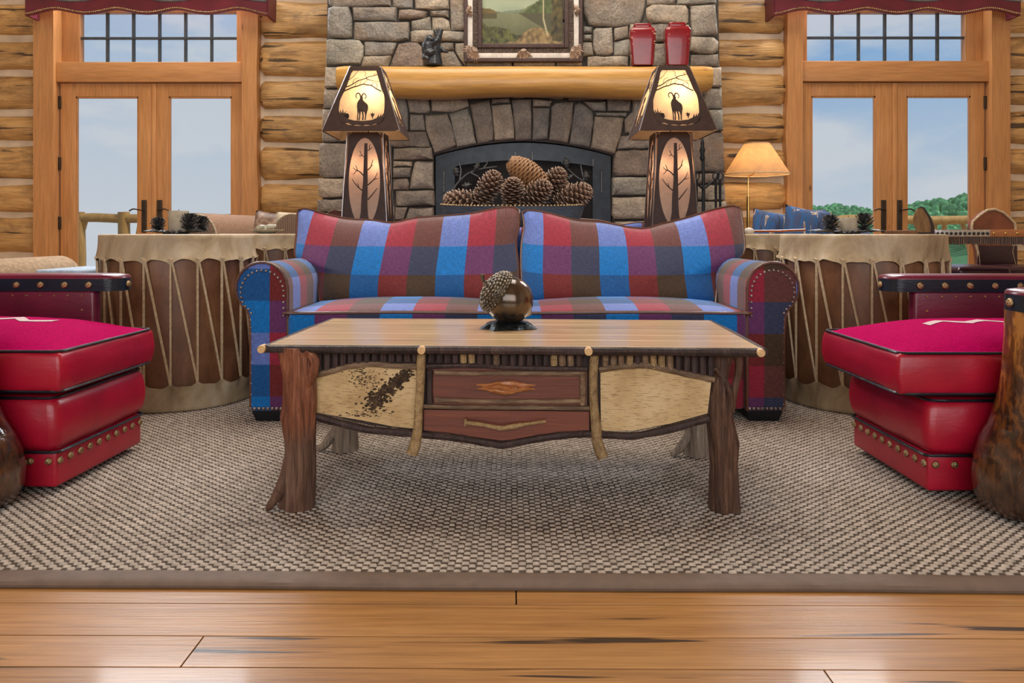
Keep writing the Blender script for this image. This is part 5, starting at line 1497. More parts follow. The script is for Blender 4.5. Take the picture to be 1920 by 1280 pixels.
GROUND = [(170,430),(188,460),(182,425),(202,455),(205,415),(215,455),(235,435),(222,470),(240,462),(255,468),(262,480),(252,497),(300,508),(380,512),(450,504),(490,488),(505,460),(508,485),(528,455),(525,480),(548,450),(540,495),(560,470),(545,515),(510,538),(480,532),(440,545),(400,540),(370,548),(330,540),(290,545),(250,528),(215,532),(190,515),(170,480)]
BR = [[(222,252),(255,243),(290,225),(320,205),(360,193),(390,185),(420,170),(450,165),(492,155)], [(390,185),(420,195),(455,205),(505,207)], [(205,285),(245,270),(280,255),(320,245),(370,230),(400,235),(440,240),(480,265),(525,285)],
      [(250,195),(280,175),(300,155),(325,125)], [(280,232),(285,210),(300,190),(332,182)], [(370,230),(390,210),(412,196)], [(402,180),(385,160),(392,145),(375,125)], [(470,163),(460,148),(484,148)], [(440,240),(462,215),(495,240)], [(300,248),(310,226),(335,205)], [(340,240),(346,216),(356,198)], [(480,265),(490,240),(478,215)]]
TREE_B = [[(382,870),(355,845),(330,835),(312,820)], [(335,838),(322,855),(312,862)], [(345,845),(335,820),(328,805)], [(380,965),(350,945),(322,915),(305,890)], [(352,945),(345,925),(340,918)], [(384,755),(368,740),(355,715)], [(370,742),(360,748),(350,745)],
          [(408,715),(425,705),(440,692)], [(420,708),(420,685),(428,675)], [(410,835),(430,815),(438,790),(446,770)], [(432,812),(445,805)], [(410,930),(440,905),(462,880),(475,850)], [(448,897),(470,890),(482,885)], [(412,1020),(440,990),(460,965),(474,948)]]
def ram_lamp(x, yfront, label, z0=CT):
    hb = 0.128                                      # half width of the base
    L = thing('ram_lamp', (x, yfront + 0.205, z0), label, 'lamp', 'cut-metal lamps with ram silhouettes on the console')
    def lp(name, b, mat, par=L, **kw): return b.build(name, mat, par, world=False, **kw)
    H1, wb0, wb1 = 0.585, hb, 0.098
    H2, ws0, ws1 = 0.375, 0.208, 0.084
    zs = H1 - 0.010
    def map_shade(zx, zy, dep):
        v = (588 - zy) / 500; u = (zx - (360 + 25 * v)) / 320
        w = ws0 + (ws1 - ws0) * v
        return (u * ws0, -(w + dep), zs + v * H2)
    def map_base(zx, zy, dep):
        v = (1260 - zy) / 662; u = (zx - 388) / 156
        w = wb0 + (wb1 - wb0) * v
        return (u * hb, -(w + dep), v * H1)
    first = []
    n = 72
    outer = by_angle([(255 - 0, 88), (515, 88), (680, 588), (40, 588)], (368, 360), n)
    inner = by_angle(HOLE, (368, 360), n)
    sp = lp('shade_panel', MB().ring(outer, inner, 0.002, map_shade), 'lamp_metal', smooth=False); first.append(sp)
    lp('mica', MB().add([map_shade(a, c, -0.003) for a, c in ((258, 92), (512, 92), (674, 584), (46, 584))], [(0, 1, 2, 3)]), 'mica', sp, smooth=False)
    b = MB().prism(RAM, 0.002, map_shade)
    strip(b, [(352,326),(342,305),(327,299),(314,310),(312,328),(322,338)], 12, 6, map_shade)
    strip(b, [(360,326),(370,306),(384,304),(396,317),(396,334),(384,343)], 12, 6, map_shade)
    lp('ram_silhouette', b, 'lamp_metal', sp, smooth=False)
    b = MB()
    for q, pts in enumerate(BR): strip(b, pts, (9, 7, 10)[q] if q < 3 else 4.5, (5, 3, 9)[q] if q < 3 else 2.5, map_shade)
    lp('branch_silhouette', b, 'lamp_metal', sp, smooth=False)
    b = MB().prism(GROUND, 0.002, map_shade)
    b.prism([(240 + 20 * math.cos(a * .5236), 470 + 17 * math.sin(a * .5236)) for a in range(12)], 0.002, map_shade)
    b.prism([(440, 462), (436, 452), (446, 458), (452, 446), (460, 458), (472, 452), (466, 472), (458, 482), (456, 495), (450, 495), (450, 480), (442, 475)], 0.002, map_shade)
    lp('ground_silhouette', b, 'lamp_metal', sp, smooth=False)
    outb = by_angle([(283, 598), (493, 598), (544, 1260), (232, 1260)], (388, 912), n)
    inb = [(388 + 105 * math.cos(2 * PI * k_ / n), 912 + 278 * math.sin(2 * PI * k_ / n)) for k_ in range(n)]
    inb = by_angle(inb, (388, 912), n)
    bp = lp('base_panel', MB().ring(outb, inb, 0.002, map_base), 'lamp_metal', smooth=False); first.append(bp)
    lp('mica', MB().add([map_base(a, c, -0.003) for a, c in ((286, 602), (490, 602), (541, 1256), (235, 1256))], [(0, 1, 2, 3)]), 'base_mica', bp, smooth=False)
    b = MB()
    b.prism([(386, 668), (406, 668), (408, 800), (410, 900), (410, 1050), (415, 1120), (432, 1175), (450, 1190), (340, 1194), (352, 1170), (366, 1100), (370, 1000), (380, 900), (382, 800)], 0.002, map_base)
    for pts in TREE_B: strip(b, pts, 8.5 if len(pts) > 3 else 5, 3, map_base)
    lp('tree_silhouette', b, 'lamp_metal', bp, smooth=False)
    for k_ in (1, 2, 3):
        for o in list(first):
            c = copy_tree(o, L); c.rotation_euler = (0, 0, k_ * PI / 2)
    for k_ in range(4):
        a = k_ * PI / 2 + PI / 4; r2 = math.sqrt(2)
        lp('corner_seam', MB().tube([(math.cos(a) * ws0 * r2, math.sin(a) * ws0 * r2, zs), (math.cos(a) * ws1 * r2, math.sin(a) * ws1 * r2, zs + H2)], 0.0028, 5), 'steel_rim')
        lp('corner_seam', MB().tube([(math.cos(a) * wb0 * r2, math.sin(a) * wb0 * r2, 0), (math.cos(a) * wb1 * r2, math.sin(a) * wb1 * r2, H1)], 0.0026, 5), 'steel_rim')
    lp('top_plate', MB().box(-wb1 + .002, wb1 - .002, -wb1 + .002, wb1 - .002, H1 - .006, H1 - .002), 'lamp_metal', smooth=False)
    lp('bottom_plate', MB().box(-wb0 + .004, wb0 - .004, -wb0 + .004, wb0 - .004, 0.0, .006), 'lamp_metal', smooth=False)
    lp('harp', MB().tube([(0, 0, H1 - .004), (0, 0, zs + H2 + .012)], 0.004, 6), 'lamp_metal')
    lp('spider', MB().box(-ws1, ws1, -.006, .006, zs + H2 - .006, zs + H2 - .002).box(-.006, .006, -ws1, ws1, zs + H2 - .006, zs + H2 - .002), 'lamp_metal', smooth=False)
    lp('finial', MB().blob((0, 0, zs + H2 + .012), (.010, .010, .009), 8, 6), 'lamp_metal')
    for (lx, ly, lz, e, col, rad) in ((0.035, -0.045, zs + H2 * 0.55, 3.0, (1.0, 0.64, 0.34), 0.03), (-0.055, -0.055, H1 * 0.68, 0.40, (1.0, 0.58, 0.32), 0.014), (0.060, -0.060, H1 * 0.68, 0.50, (1.0, 0.58, 0.32), 0.014)):
        pl = bpy.data.lights.new('bulb_light', 'POINT'); pl.energy = e; pl.color = col; pl.shadow_soft_size = rad
        o = bpy.data.objects.new('bulb_light', pl); COL.objects.link(o); o.parent = L; o.location = (lx, ly, lz)
    return L
ram_lamp((681 - 960) * 4.06 / F, 4.03 - 0.03, 'cut-metal lamp with glowing ram shade standing left of the pinecone bowl')
ram_lamp((1271 - 960) * 4.0 / F, 3.985, 'cut-metal lamp with glowing ram shade standing right of the pinecone bowl')

# ================================================================== pinecone bowl
Bw = thing('cone_bowl', (0.005, 4.19, CT), 'oval slate-blue basket bowl with beaded rim holding pinecones behind the sofa', 'bowl')
b = MB()
pr = [(0.30, 0.0), (0.335, 0.03), (0.365, 0.08), (0.390, 0.13), (0.402, 0.176), (0.394, 0.176), (0.380, 0.13), (0.352, 0.08), (0.315, 0.035), (0.28, 0.015)]
b.lathe(pr, 64, sy=0.40, fn=lambda r, z, a: (r, z + 0.012 * (abs(math.cos(a)) ** 4) * (z / .176)))
b.build('basket', 'blue_basket', Bw, world=False)
bd = MB()
for k_ in range(110):
    a = 2 * PI * k_ / 110; bd.blob((math.cos(a) * 0.400, math.sin(a) * 0.400 * .40, 0.178 + .012 * abs(math.cos(a)) ** 4), (.0085, .0065, .0065), 6, 4)
bd.build('beaded_rim', 'antique_brass', Bw, world=False, kind='stuff')

def cone_mesh(name, openness, mat, n_sc=120, R=0.30, seed=0):
    """unit-length cone along +Z, base at 0; spiral of thick woody scales"""
    vs = []; fs = []; tips = []
    r_ = random.Random(seed)
    for i in range(n_sc):
        t = (i + 0.5) / n_sc
        a = i * 2.39996
        prof = R * (math.sin(PI * min(1, 0.18 + t * 0.80)) ** 0.75) if openness > .3 else R * (math.sin(PI * (0.14 + 0.78 * t)) ** 0.6)
        z = 0.03 + t * 0.90
        core = prof * (0.25 if openness > .3 else 0.75)
        rad = Vector((math.cos(a), math.sin(a), 0)); tan = Vector((-math.sin(a), math.cos(a), 0)); up = Vector((0, 0, 1))
        lift = (0.0 + 1.1 * t) if openness > .3 else 0.9
        d = (rad * 1.0 + up * lift).normalized(); nrm = (up - d * d.z).normalized() if abs(d.z) < .99 else rad
        ln = (prof - core) / max(0.25, d.x * rad.x + d.y * rad.y) * r_.uniform(.92, 1.08)
        w = (0.058 + 0.03 * math.sin(PI * t)) * (0.85 if openness > .3 else 1.15); th = 0.017 if openness > .3 else 0.045
        b0 = Vector((0, 0, z)) + rad * core
        q = len(vs)
        for (s_, ww, tt, tp_) in ((0.0, 0.45, 0.6, 0.0), (0.72, 1.0, 1.0, 0.45), (1.0, 0.62, 1.5, 1.0)):
            c = b0 + d * ln * s_
            vs += [c - tan * w * ww - nrm * th * tt * .5, c + tan * w * ww - nrm * th * tt * .5, c + tan * w * ww + nrm * th * tt * .5, c - tan * w * ww + nrm * th * tt * .5]
            tips += [tp_] * 4
        vs.append(b0 + d * ln * (1.12 if openness > .3 else 1.2)); tips.append(1.0)
        for s_ in (0, 4):
            for k_ in range(4): fs.append((q + s_ + k_, q + s_ + (k_ + 1) % 4, q + s_ + 4 + (k_ + 1) % 4, q + s_ + 4 + k_))
        for k_ in range(4): fs.append((q + 8 + k_, q + 8 + (k_ + 1) % 4, q + 12))
    cb = MB().lathe([(0.05, 0.0), (R * .35, 0.06), (R * .5, 0.35), (R * .4, .7), (0.02, 0.97)], 10) if openness > .3 else MB().lathe([(0.08, 0.0), (R * .72, 0.08), (R * .86, 0.35), (R * .72, .7), (0.04, 0.97)], 14)
    k0 = len(vs); vs += [Vector(p) for p in cb.v]; tips += [0.0] * len(cb.v); fs += [tuple(i + k0 for i in f) for f in cb.f]
    me = MB().add(vs, fs).mesh(name, mat, sharp=35)
    at = me.attributes.new('tip', 'FLOAT', 'POINT'); at.data.foreach_set('value', np.array(tips, np.float32))
    return me
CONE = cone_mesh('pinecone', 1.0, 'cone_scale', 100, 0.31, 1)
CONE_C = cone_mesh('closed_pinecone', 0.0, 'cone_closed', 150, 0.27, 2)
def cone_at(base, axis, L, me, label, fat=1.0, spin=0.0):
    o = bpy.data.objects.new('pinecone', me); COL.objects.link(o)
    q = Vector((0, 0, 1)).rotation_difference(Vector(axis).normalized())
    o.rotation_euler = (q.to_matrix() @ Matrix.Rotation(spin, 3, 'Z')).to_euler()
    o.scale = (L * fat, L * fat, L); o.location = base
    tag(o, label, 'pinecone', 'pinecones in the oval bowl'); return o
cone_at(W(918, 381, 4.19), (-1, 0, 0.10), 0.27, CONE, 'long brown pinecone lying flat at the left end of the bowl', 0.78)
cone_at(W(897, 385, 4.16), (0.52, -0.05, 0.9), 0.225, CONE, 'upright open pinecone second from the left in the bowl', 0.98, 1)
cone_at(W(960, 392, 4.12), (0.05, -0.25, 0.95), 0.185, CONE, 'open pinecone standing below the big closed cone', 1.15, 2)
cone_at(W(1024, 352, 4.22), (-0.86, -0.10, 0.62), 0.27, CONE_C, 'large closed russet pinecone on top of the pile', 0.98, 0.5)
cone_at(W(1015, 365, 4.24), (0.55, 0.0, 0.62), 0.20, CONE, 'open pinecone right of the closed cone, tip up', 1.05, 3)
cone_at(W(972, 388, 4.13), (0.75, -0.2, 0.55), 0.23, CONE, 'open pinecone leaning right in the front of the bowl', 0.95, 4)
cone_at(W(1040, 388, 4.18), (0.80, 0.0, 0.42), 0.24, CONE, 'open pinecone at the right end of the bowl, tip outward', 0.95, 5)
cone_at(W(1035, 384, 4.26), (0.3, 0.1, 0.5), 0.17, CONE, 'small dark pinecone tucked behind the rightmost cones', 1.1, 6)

# ================================================================== things on the mantel
MZ = 2.005
# painting in a birch and twig frame
PD = 5.655
pxx = lambda px: (px - 960) * PD / F
pzz = lambda py: EYE - (py - HZ) * PD / F
Pn = thing('painting', (pxx(981), PD, pzz(117)), 'landscape oil painting of lake and hills in a birch bark frame above the mantel', 'painting')
gx, gz = 120, 130
def paint(s_, t):
    n1 = nz((s_ * 6, t * 6, 0), 1, 2); n2 = nz((s_ * 22, t * 22, 0), 1, 5); n3 = nz((s_ * 50, t * 30, 3), 1, 1)
    sky = Vector((0.38 + .15 * (t - .4), 0.46, 0.38)) + Vector((.10, .09, .06)) * max(0, nz((s_ * 3, t * 9, 0), 1, 8) + .2)
    c = sky
    h1 = 0.40 + 0.10 * max(0, (s_ - .25)) + .02 * n1
    h2 = 0.375 + 0.55 * max(0, (s_ - .42)) ** 1.1 + 0.03 * n1
    h3 = 0.375 + 0.75 * max(0, (s_ - .50)) + 0.03 * n2
    if t < h1: c = Vector((0.22, 0.27, 0.22))
    if t < h2: c = Vector((0.19, 0.23, 0.11)) * (1 + .5 * n2)
    if t < h3: c = Vector((0.10, 0.13, 0.045)) * (1 + .6 * n2)
    if s_ < 0.20 and t < 0.375 + 0.055 * max(0, 1 - (s_ / .20) ** 3) + .02 * n2: c = Vector((0.16, 0.11, 0.035)) * (1 + .5 * n2)
    if t < 0.375:
        c = Vector((0.24, 0.25, 0.16)).lerp(Vector((0.15, 0.16, 0.09)), min(1, (0.375 - t) * 5)) * (1 + .12 * n3)
        if s_ > .45 and t > 0.375 - (s_ - .45) * 0.55: c = Vector((0.09, 0.085, 0.045))
        if s_ < .19 and t > 0.31: c = Vector((0.10, 0.085, 0.035))
    fg = 0.16 + 0.07 * n1 + (0.10 if s_ < .35 else 0) * max(0, 1 - s_ * 2)
    if t < fg: c = Vector((0.075, 0.08, 0.022)) * (1 + 1.3 * max(-.6, n2)) + Vector((.12, .10, .01)) * max(0, n3) * 1.2
    rk = 0.05 + 0.16 * max(0, 1 - ((s_ - .68) / .25) ** 2)
    if t < rk and s_ > .3: c = Vector((0.30, 0.20, 0.095)) * (1 + .9 * n2)
    if s_ > .86 + .04 * n1 and t > .06: c = Vector((0.075, 0.055, 0.018)) * (1 + 1.2 * n2) + Vector((.07, .07, .0)) * max(0, n3)
    if abs(s_ - (0.76 + 0.09 * max(0, .32 - t) * 3)) < 0.010 and t > 0.12: c = Vector((0.52, 0.46, 0.33))
    return Vector((c.x * .92, c.y * .95, c.z * .8)) * (0.80 + .10 * n1)
b = MB(); b.grid(gx, gz, lambda u, v: (pxx(903 + 152 * u), PD + .006, pzz(86 - 165 * v)))
me_o = b.build('canvas', 'oil_painting', Pn, smooth=False)
ca = me_o.data.color_attributes.new('paint', 'FLOAT_COLOR', 'POINT')
cols_ = np.ones((len(me_o.data.vertices), 4), np.float32)
for j in range(gz + 1):
    for i in range(gx + 1): cols_[j * (gx + 1) + i, :3] = [max(0.004, q) for q in paint(i / gx, j / gz)]
ca.data.foreach_set('color', cols_.ravel())
x0, x1, y0, y1 = 870, 1092, 117, -85
def frame_bar(a, c, r0, r1, mat, name, dep, r=.004, bot=True):
    """one mould of the frame: four sides lying between the insets a and c (px)"""
    for (p0, p1, q0, q1) in ((x0 + a, x0 + c, y0 - a, y1 + a), (x1 - c, x1 - a, y0 - a, y1 + a), (x0 + c, x1 - c, y0 - a, y0 - c), (x0 + c, x1 - c, y1 + c, y1 + a)):
        MB().rbox(pxx(p0), pxx(p1), PD - dep, PD + .01, pzz(max(q0, q1)), pzz(min(q0, q1)), r=r).build(name, mat, Pn)
frame_bar(0, 7, 0, 0, 'frame_dark', 'outer_mould', .030)
frame_bar(7, 16.5, 0, 0, 'birch_white', 'birch_strip', .020)
frame_bar(26, 34, 0, 0, 'frame_dark', 'inner_mould', .026)
tw = MB()
for (horizontal, fix0, fix1, a, c) in ((1, 101, 91.5, 888, 1074), (0, 887, 896, -60, 92), (0, 1066, 1075, -60, 92)):
    q = a
    while q < c:
        if horizontal: tw.tube([(pxx(q), PD - .014, pzz(fix0)), (pxx(q + rnd.uniform(-.6, .6)), PD - .014, pzz(fix1))], .0055, 5)
        else: tw.tube([(pxx(fix0), PD - .014, pzz(q)), (pxx(fix1), PD - .014, pzz(q + rnd.uniform(-.6, .6)))], .0055, 5)
        q += 2.6
tw.build('twig_inlay', 'frame_bark', Pn, kind='stuff')
def burst(px, py, a0, a1, R, n):
    fb_ = MB()
    for layer, (k1, dd) in enumerate(((1.0, .024), (.72, .034), (.45, .042))):
        for i in range(n):
            a = a0 + (a1 - a0) * (i + .5 * (layer % 2)) / n
            r = R * k1 * rnd.uniform(.88, 1.08)
            fb_.tube([(pxx(px), PD - dd, pzz(py)), (pxx(px + math.cos(a) * r * .6), PD - dd - .008, pzz(py + math.sin(a) * r * .6)), (pxx(px + math.cos(a) * r), PD - dd + .004, pzz(py + math.sin(a) * r))], [.004, .010, .004], 5)
    fb_.build('cone_rosette', 'rosette', Pn)
burst(893, 93, PI * .42, PI * 1.12, 25, 11); burst(1071, 93, -PI * .12, PI * .58, 25, 11); burst(981, 94, PI * .22, PI * .78, 21, 9)
burst(884, 22, PI * .5, PI * 1.5, 12, 7); burst(1077, 22, -PI * .5, PI * .5, 12, 7)

def vase(px0, px1, ytop, label):
    d = 5.52; s_ = d / F
    xc = ((px0 + px1) / 2 - 960) * s_; w = (px1 - px0) / 2 * s_; zt = EYE - (ytop - HZ) * s_
    h = zt - MZ
    V = thing('red_vase', (xc, d, MZ), label, 'vase', 'red ceramic vases on the mantel')
    b = MB(); vs = []; fs = []
    prof = [(0.80, 0.0), (0.83, 0.03), (0.98, 0.62), (1.0, 0.80), (0.98, 0.845), (0.80, 0.90), (0.64, 0.915), (0.66, 0.94), (0.66, 0.985), (0.62, 1.0), (0.55, 1.0), (0.55, 0.93)]
    n = 24
    for r, z in prof:
        for k_ in range(n):
            a = 2 * PI * (k_ + .5) / n; c, s2 = math.cos(a), math.sin(a)
            e = 0.22
            x_, y_ = abs(c) ** e * (1 if c > 0 else -1), abs(s2) ** e * (1 if s2 > 0 else -1)
            vs.append((x_ * r * w, y_ * r * w * .62, z * h))
    m = len(prof)
    for i in range(m - 1):
        for k_ in range(n): fs.append((i * n + k_, i * n + (k_ + 1) % n, (i + 1) * n + (k_ + 1) % n, (i + 1) * n + k_))
    fs += [tuple(range(n)), tuple((m - 1) * n + k_ for k_ in range(n))]
    b.add(vs, fs).build('vessel', 'red_ceramic', V, world=False, sharp=50)
    cr = MB()
    for k_ in range(26):
        sx = rnd.choice((-1, 1)); t = rnd.uniform(.45, .82) if rnd.random() < .75 else rnd.uniform(.05, .3)
        r = 0.74 + (1.0 - .74) * min(1, t / .8)
        cr.blob((sx * r * w * rnd.uniform(.70, .97), -r * w * .62 * .995, t * h), (rnd.uniform(.003, .007), .0015, rnd.uniform(.002, .006)), 5, 3, .5, k_)
    cr.build('worn_glaze', 'rawhide_cord', V, world=False, kind='stuff')
vase(1180, 1228, 46, 'square-shouldered red ceramic vase on the mantel, nearer the painting')
vase(1245, 1293, 44, 'square-shouldered red ceramic vase on the mantel, farther from the painting')

# bear climbing a stump
bd_ = 5.53
BX = lambda px: (px - 960) * bd_ / F
BZ = lambda py: EYE - (py - HZ) * bd_ / F
Br = MB()
Br.tube([(BX(812), bd_, MZ), (BX(813), bd_, BZ(98)), (BX(818), bd_, BZ(80)), (BX(823), bd_, BZ(66)), (BX(827), bd_, BZ(54))], [.075, .052, .036, .026, .018], 10, wob=.25)
Br.tube([(BX(820), bd_, BZ(84)), (BX(833), bd_ - .01, BZ(97)), (BX(841), bd_, BZ(98))], [.02, .014, .008], 7)
Br.tube([(BX(822), bd_, BZ(70)), (BX(815), bd_, BZ(58)), (BX(812), bd_, BZ(54))], [.012, .010, .006], 7)
Br.blob((BX(803), bd_ - .03, BZ(92)), (.048, .045, .070), 14, 10)            # trunk of the bear
Br.blob((BX(806), bd_ - .04, BZ(76)), (.032, .034, .030), 12, 8)             # head
Br.blob((BX(812), bd_ - .06, BZ(78)), (.016, .018, .013), 8, 6)
Br.blob((BX(801), bd_ - .03, BZ(70)), (.010, .008, .011), 6, 5); Br.blob((BX(809), bd_ - .03, BZ(69)), (.010, .008, .011), 6, 5)
Br.tube([(BX(807), bd_ - .05, BZ(85)), (BX(816), bd_ - .045, BZ(82)), (BX(822), bd_ - .03, BZ(75))], [.020, .018, .013], 8)
Br.tube([(BX(801), bd_ - .05, BZ(100)), (BX(809), bd_ - .07, BZ(104)), (BX(815), bd_ - .055, BZ(98))], [.026, .022, .015], 8)
Br.tube([(BX(798), bd_ - .02, BZ(102)), (BX(798), bd_ - .05, BZ(112)), (BX(806), bd_ - .065, BZ(115))], [.026, .022, .015], 8)
Br.warp(lambda p: Vector((p.x, p.y, max(p.z, MZ))))
o = Br.build('bear_figurine', 'bear_resin', label='dark bear climbing a tree stump, small figurine on the mantel', cat='figurine')
md = o.modifiers.new('fuse', 'REMESH'); md.mode = 'VOXEL'; md.voxel_size = 0.007; md.use_smooth_shade = True

# ================================================================== fireplace tools
ft = 5.45
tX = lambda px: (px - 960) * ft / F
tZ = lambda py: EYE - (py - HZ) * ft / F
Ts = thing('tool_stand', (tX(1319), ft, 0), 'black iron fireplace tool stand with twisted pole right of the hearth', 'tool stand')
MB().lathe([(0.13, 0), (0.13, 0.015), (0.04, 0.03), (0.012, 0.05)], 20, (tX(1319), ft, 0)).build('foot', 'iron', Ts)
MB().tube([(tX(1319), ft, 0.04), (tX(1319), ft, tZ(330)), (tX(1318), ft, tZ(290))], 0.0125, 8, wob=.15).build('pole', 'iron', Ts)
fin = MB()
fin.lathe([(0.012, 0), (0.020, .02), (0.014, .05), (0.022, .08), (0.012, .11), (0.015, .135), (0.006, .165), (0.0005, .175)], 10, (tX(1317), ft, tZ(302)))
fin.build('finial', 'iron', Ts)
for sg in (-1, 1):
    MB().tube(smoothpath([(tX(1318), ft - .01, tZ(355)), (tX(1318 + sg * 12), ft - .02, tZ(345)), (tX(1318 + sg * 22), ft - .025, tZ(336)), (tX(1318 + sg * 28), ft - .03, tZ(328)), (tX(1318 + sg * 22), ft - .035, tZ(324))], 4), .008, 7).build('hook_arm', 'iron', Ts)
for (px, kind, lab) in ((1297, 'poker', 'iron poker with ring handle hanging left on the tool stand'), (1303, 'shovel', 'iron ash shovel hanging beside the poker on the tool stand'), (1339, 'brush', 'iron hearth brush hanging right on the tool stand'), (1347, 'tongs', 'iron tongs hanging outermost right on the tool stand')):
    t = thing('fire_' + kind, (tX(px), ft - .045, 0.06), lab, 'fire tool', 'fireplace tools on the stand')
    yy = ft - .045
    MB().tube([(tX(px) + .022 * math.cos(a * PI / 6), yy, tZ(331) + .026 * math.sin(a * PI / 6)) for a in range(12)], .005, 6, closed=True).build('ring_handle', 'iron', t)
    MB().tube([(tX(px), yy, tZ(337)), (tX(px), yy, tZ(380)), (tX(px), yy, .30)], [.011, .009, .008], 7, wob=.2).build('shaft', 'iron', t)
    hd_ = MB()
    if kind == 'poker': hd_.tube([(tX(px), yy, .31), (tX(px), yy, .08)], [.008, .003], 7).tube([(tX(px), yy, .18), (tX(px) + .03, yy, .15), (tX(px) + .03, yy, .12)], .005, 6)
    elif kind == 'shovel': hd_.prism([(tX(px) - .045, .07), (tX(px) + .045, .07), (tX(px) + .04, .26), (tX(px), .31), (tX(px) - .04, .26)], .006, lambda a, c, e_: (a, yy + e_, c))
    elif kind == 'brush': hd_.lathe([(.012, .31), (.03, .27), (.035, .20), (.045, .08)], 10, (tX(px), yy, 0))
    else: hd_.tube([(tX(px), yy, .31), (tX(px) - .02, yy, .2), (tX(px) - .004, yy, .08)], .005, 6).tube([(tX(px), yy, .31), (tX(px) + .02, yy, .2), (tX(px) + .004, yy, .08)], .005, 6)
    hd_.build('tool_head', 'iron', t)

# ================================================================== brass reading lamp
fd = 5.95
lX = lambda px: (px - 960) * fd / F
lZ = lambda py: EYE - (py - HZ) * fd / F
Fl = thing('reading_lamp', (lX(1403), fd, 0), 'brass pole lamp with a lit parchment cone shade by the log wall', 'lamp')
MB().lathe([(0.13, 0), (0.13, .012), (0.03, .03), (0.012, .05)], 24, (lX(1403), fd, 0)).build('foot', 'brass', Fl)
MB().tube([(lX(1403), fd, .03), (lX(1403), fd, lZ(368))], .013, 10).build('pole', 'brass', Fl)
MB().tube(smoothpath([(lX(1403), fd, lZ(369)), (lX(1403), fd, lZ(340)), (lX(1405), fd, lZ(330)), (lX(1412), fd, lZ(326)), (lX(1418), fd, lZ(318))], 4), .005, 7).build('neck', 'brass', Fl)
sh = MB(); n = 40; vs = []; fs = []
xc = lX(1419); r0, r1 = 59.5 * fd / F, 24 * fd / F
for i in range(7):
    t = i / 6
    for k_ in range(n):
        a = 2 * PI * k_ / n; r = r0 + (r1 - r0) * t
        vs.append((xc + math.cos(a) * r, fd + math.sin(a) * r, lZ(327) + (lZ(270) - lZ(327)) * t))
for i in range(6):
    for k_ in range(n): fs.append((i * n + k_, i * n + (k_ + 1) % n, (i + 1) * n + (k_ + 1) % n, (i + 1) * n + k_))
o = sh.add(vs, fs).build('shade', 'parchment', Fl)
for rr, zz in ((r0, lZ(327)), (r1, lZ(270))):
    MB().tube([(xc + math.cos(2 * PI * k_ / n) * rr, fd + math.sin(2 * PI * k_ / n) * rr, zz) for k_ in range(n)], .004, 5, closed=True).build('shade_rim', 'rawhide_cord', Fl)
pl = bpy.data.lights.new('reading_bulb', 'POINT'); pl.energy = 4.2; pl.color = (1.0, 0.70, 0.40); pl.shadow_soft_size = 0.035
o = bpy.data.objects.new('reading_bulb', pl); COL.objects.link(o); o.parent = Fl; o.location = Vector((xc, fd, lZ(312))) - Fl.location

# ================================================================== things on the drums
DT_ = 0.7655
def candle(x, y, r, h, label):
    c = thing('pillar_candle', (x, y, DT_ + .012), label, 'candle', 'bark-wrapped pillar candles')
    MB().lathe([(r * .96, 0), (r, .004), (r, h - .004), (r * .95, h), (r * .6, h - .006), (.001, h - .008)], 26, fn=lambda r_, z, a: r_ * (1 + .02 * nz((math.cos(a) * 4, math.sin(a) * 4, z * 30), 1, x))).build('wax', 'white_candle', c, world=False)
    MB().tube([(0, 0, h - .01), (.001, 0, h + .008)], .0015, 5).build('wick', 'soot', c, world=False)
def cone_holder(x, y, spots, label):
    H = thing('pinecone_candle_holder', (x, y, DT_), label, 'candle holder', 'dark metal pinecone candle holders')
    MB().lathe([(.055, 0), (.06, .006), (.055, .012), (.001, .012)], 20).build('pan', 'cone_metal', H, world=False)
    for i, (dx, dy, s_) in enumerate(spots):
        nb = MB()
        nn = 40
        for j in range(nn):
            t = j / nn; a = j * 2.39996; rr = s_ * (0.30 + .62 * math.sin(PI * (.12 + .80 * t))); z = .012 + s_ * 1.0 * t
            d = Vector((math.cos(a), math.sin(a), .25 + t * 1.5)).normalized(); tn = Vector((-math.sin(a), math.cos(a), 0))
            p0 = Vector((dx, dy, z)); p1 = p0 + d * rr
            nb.add([p0 - tn * .004, p0 + tn * .004, p1 + tn * .008, p1 + d * .006, p1 - tn * .008, p0 + Vector((0, 0, .005)), p1 + Vector((0, 0, .006))], [(0, 1, 2, 3, 4), (0, 5, 1), (1, 5, 6, 2), (2, 6, 3), (3, 6, 4), (4, 6, 5, 0)])
        nb.build('metal_cone', 'cone_metal', H, world=False, sharp=30)
    for k_ in range(18):
        a = 2 * PI * k_ / 18 + .1; ln = rnd.uniform(.045, .085) + (.05 if abs(math.cos(a)) > .7 else 0)
        d = Vector((math.cos(a), math.sin(a), .10)); tn = Vector((-math.sin(a), math.cos(a), 0)) * .010
        p0 = Vector((math.cos(a) * .045, math.sin(a) * .045, .004)); p1 = p0 + d * ln
        pm = p0 + d * ln * .6 + Vector((0, 0, .008))
        MB().add([p0, pm + tn, p1, pm - tn, pm + Vector((0, 0, .005)), p0 + Vector((0, 0, .002))], [(0, 1, 4), (1, 2, 4), (2, 3, 4), (3, 0, 4), (0, 3, 2, 1)]).build('needle_leaf', 'cone_metal', H, world=False)
    return H
yy = 3.52
cone_holder((330 - 960) * yy / F, yy, [(-.085, 0, .045), (.075, -.02, .058), (.10, .05, .05)], 'dark metal pinecone candle holder on the left drum')
candle((335 - 960) * 3.54 / F, 3.54, .046, .098, 'pale bark-textured pillar candle on the left drum')
yy = 3.47
cone_holder((1588 - 960) * yy / F, yy, [(-.075, 0, .052), (.075, -.01, .058)], 'dark metal pinecone candle holder on the right drum')
candle((1590 - 960) * 3.49 / F, 3.49, .046, .066, 'short pale pillar candle on the right drum')
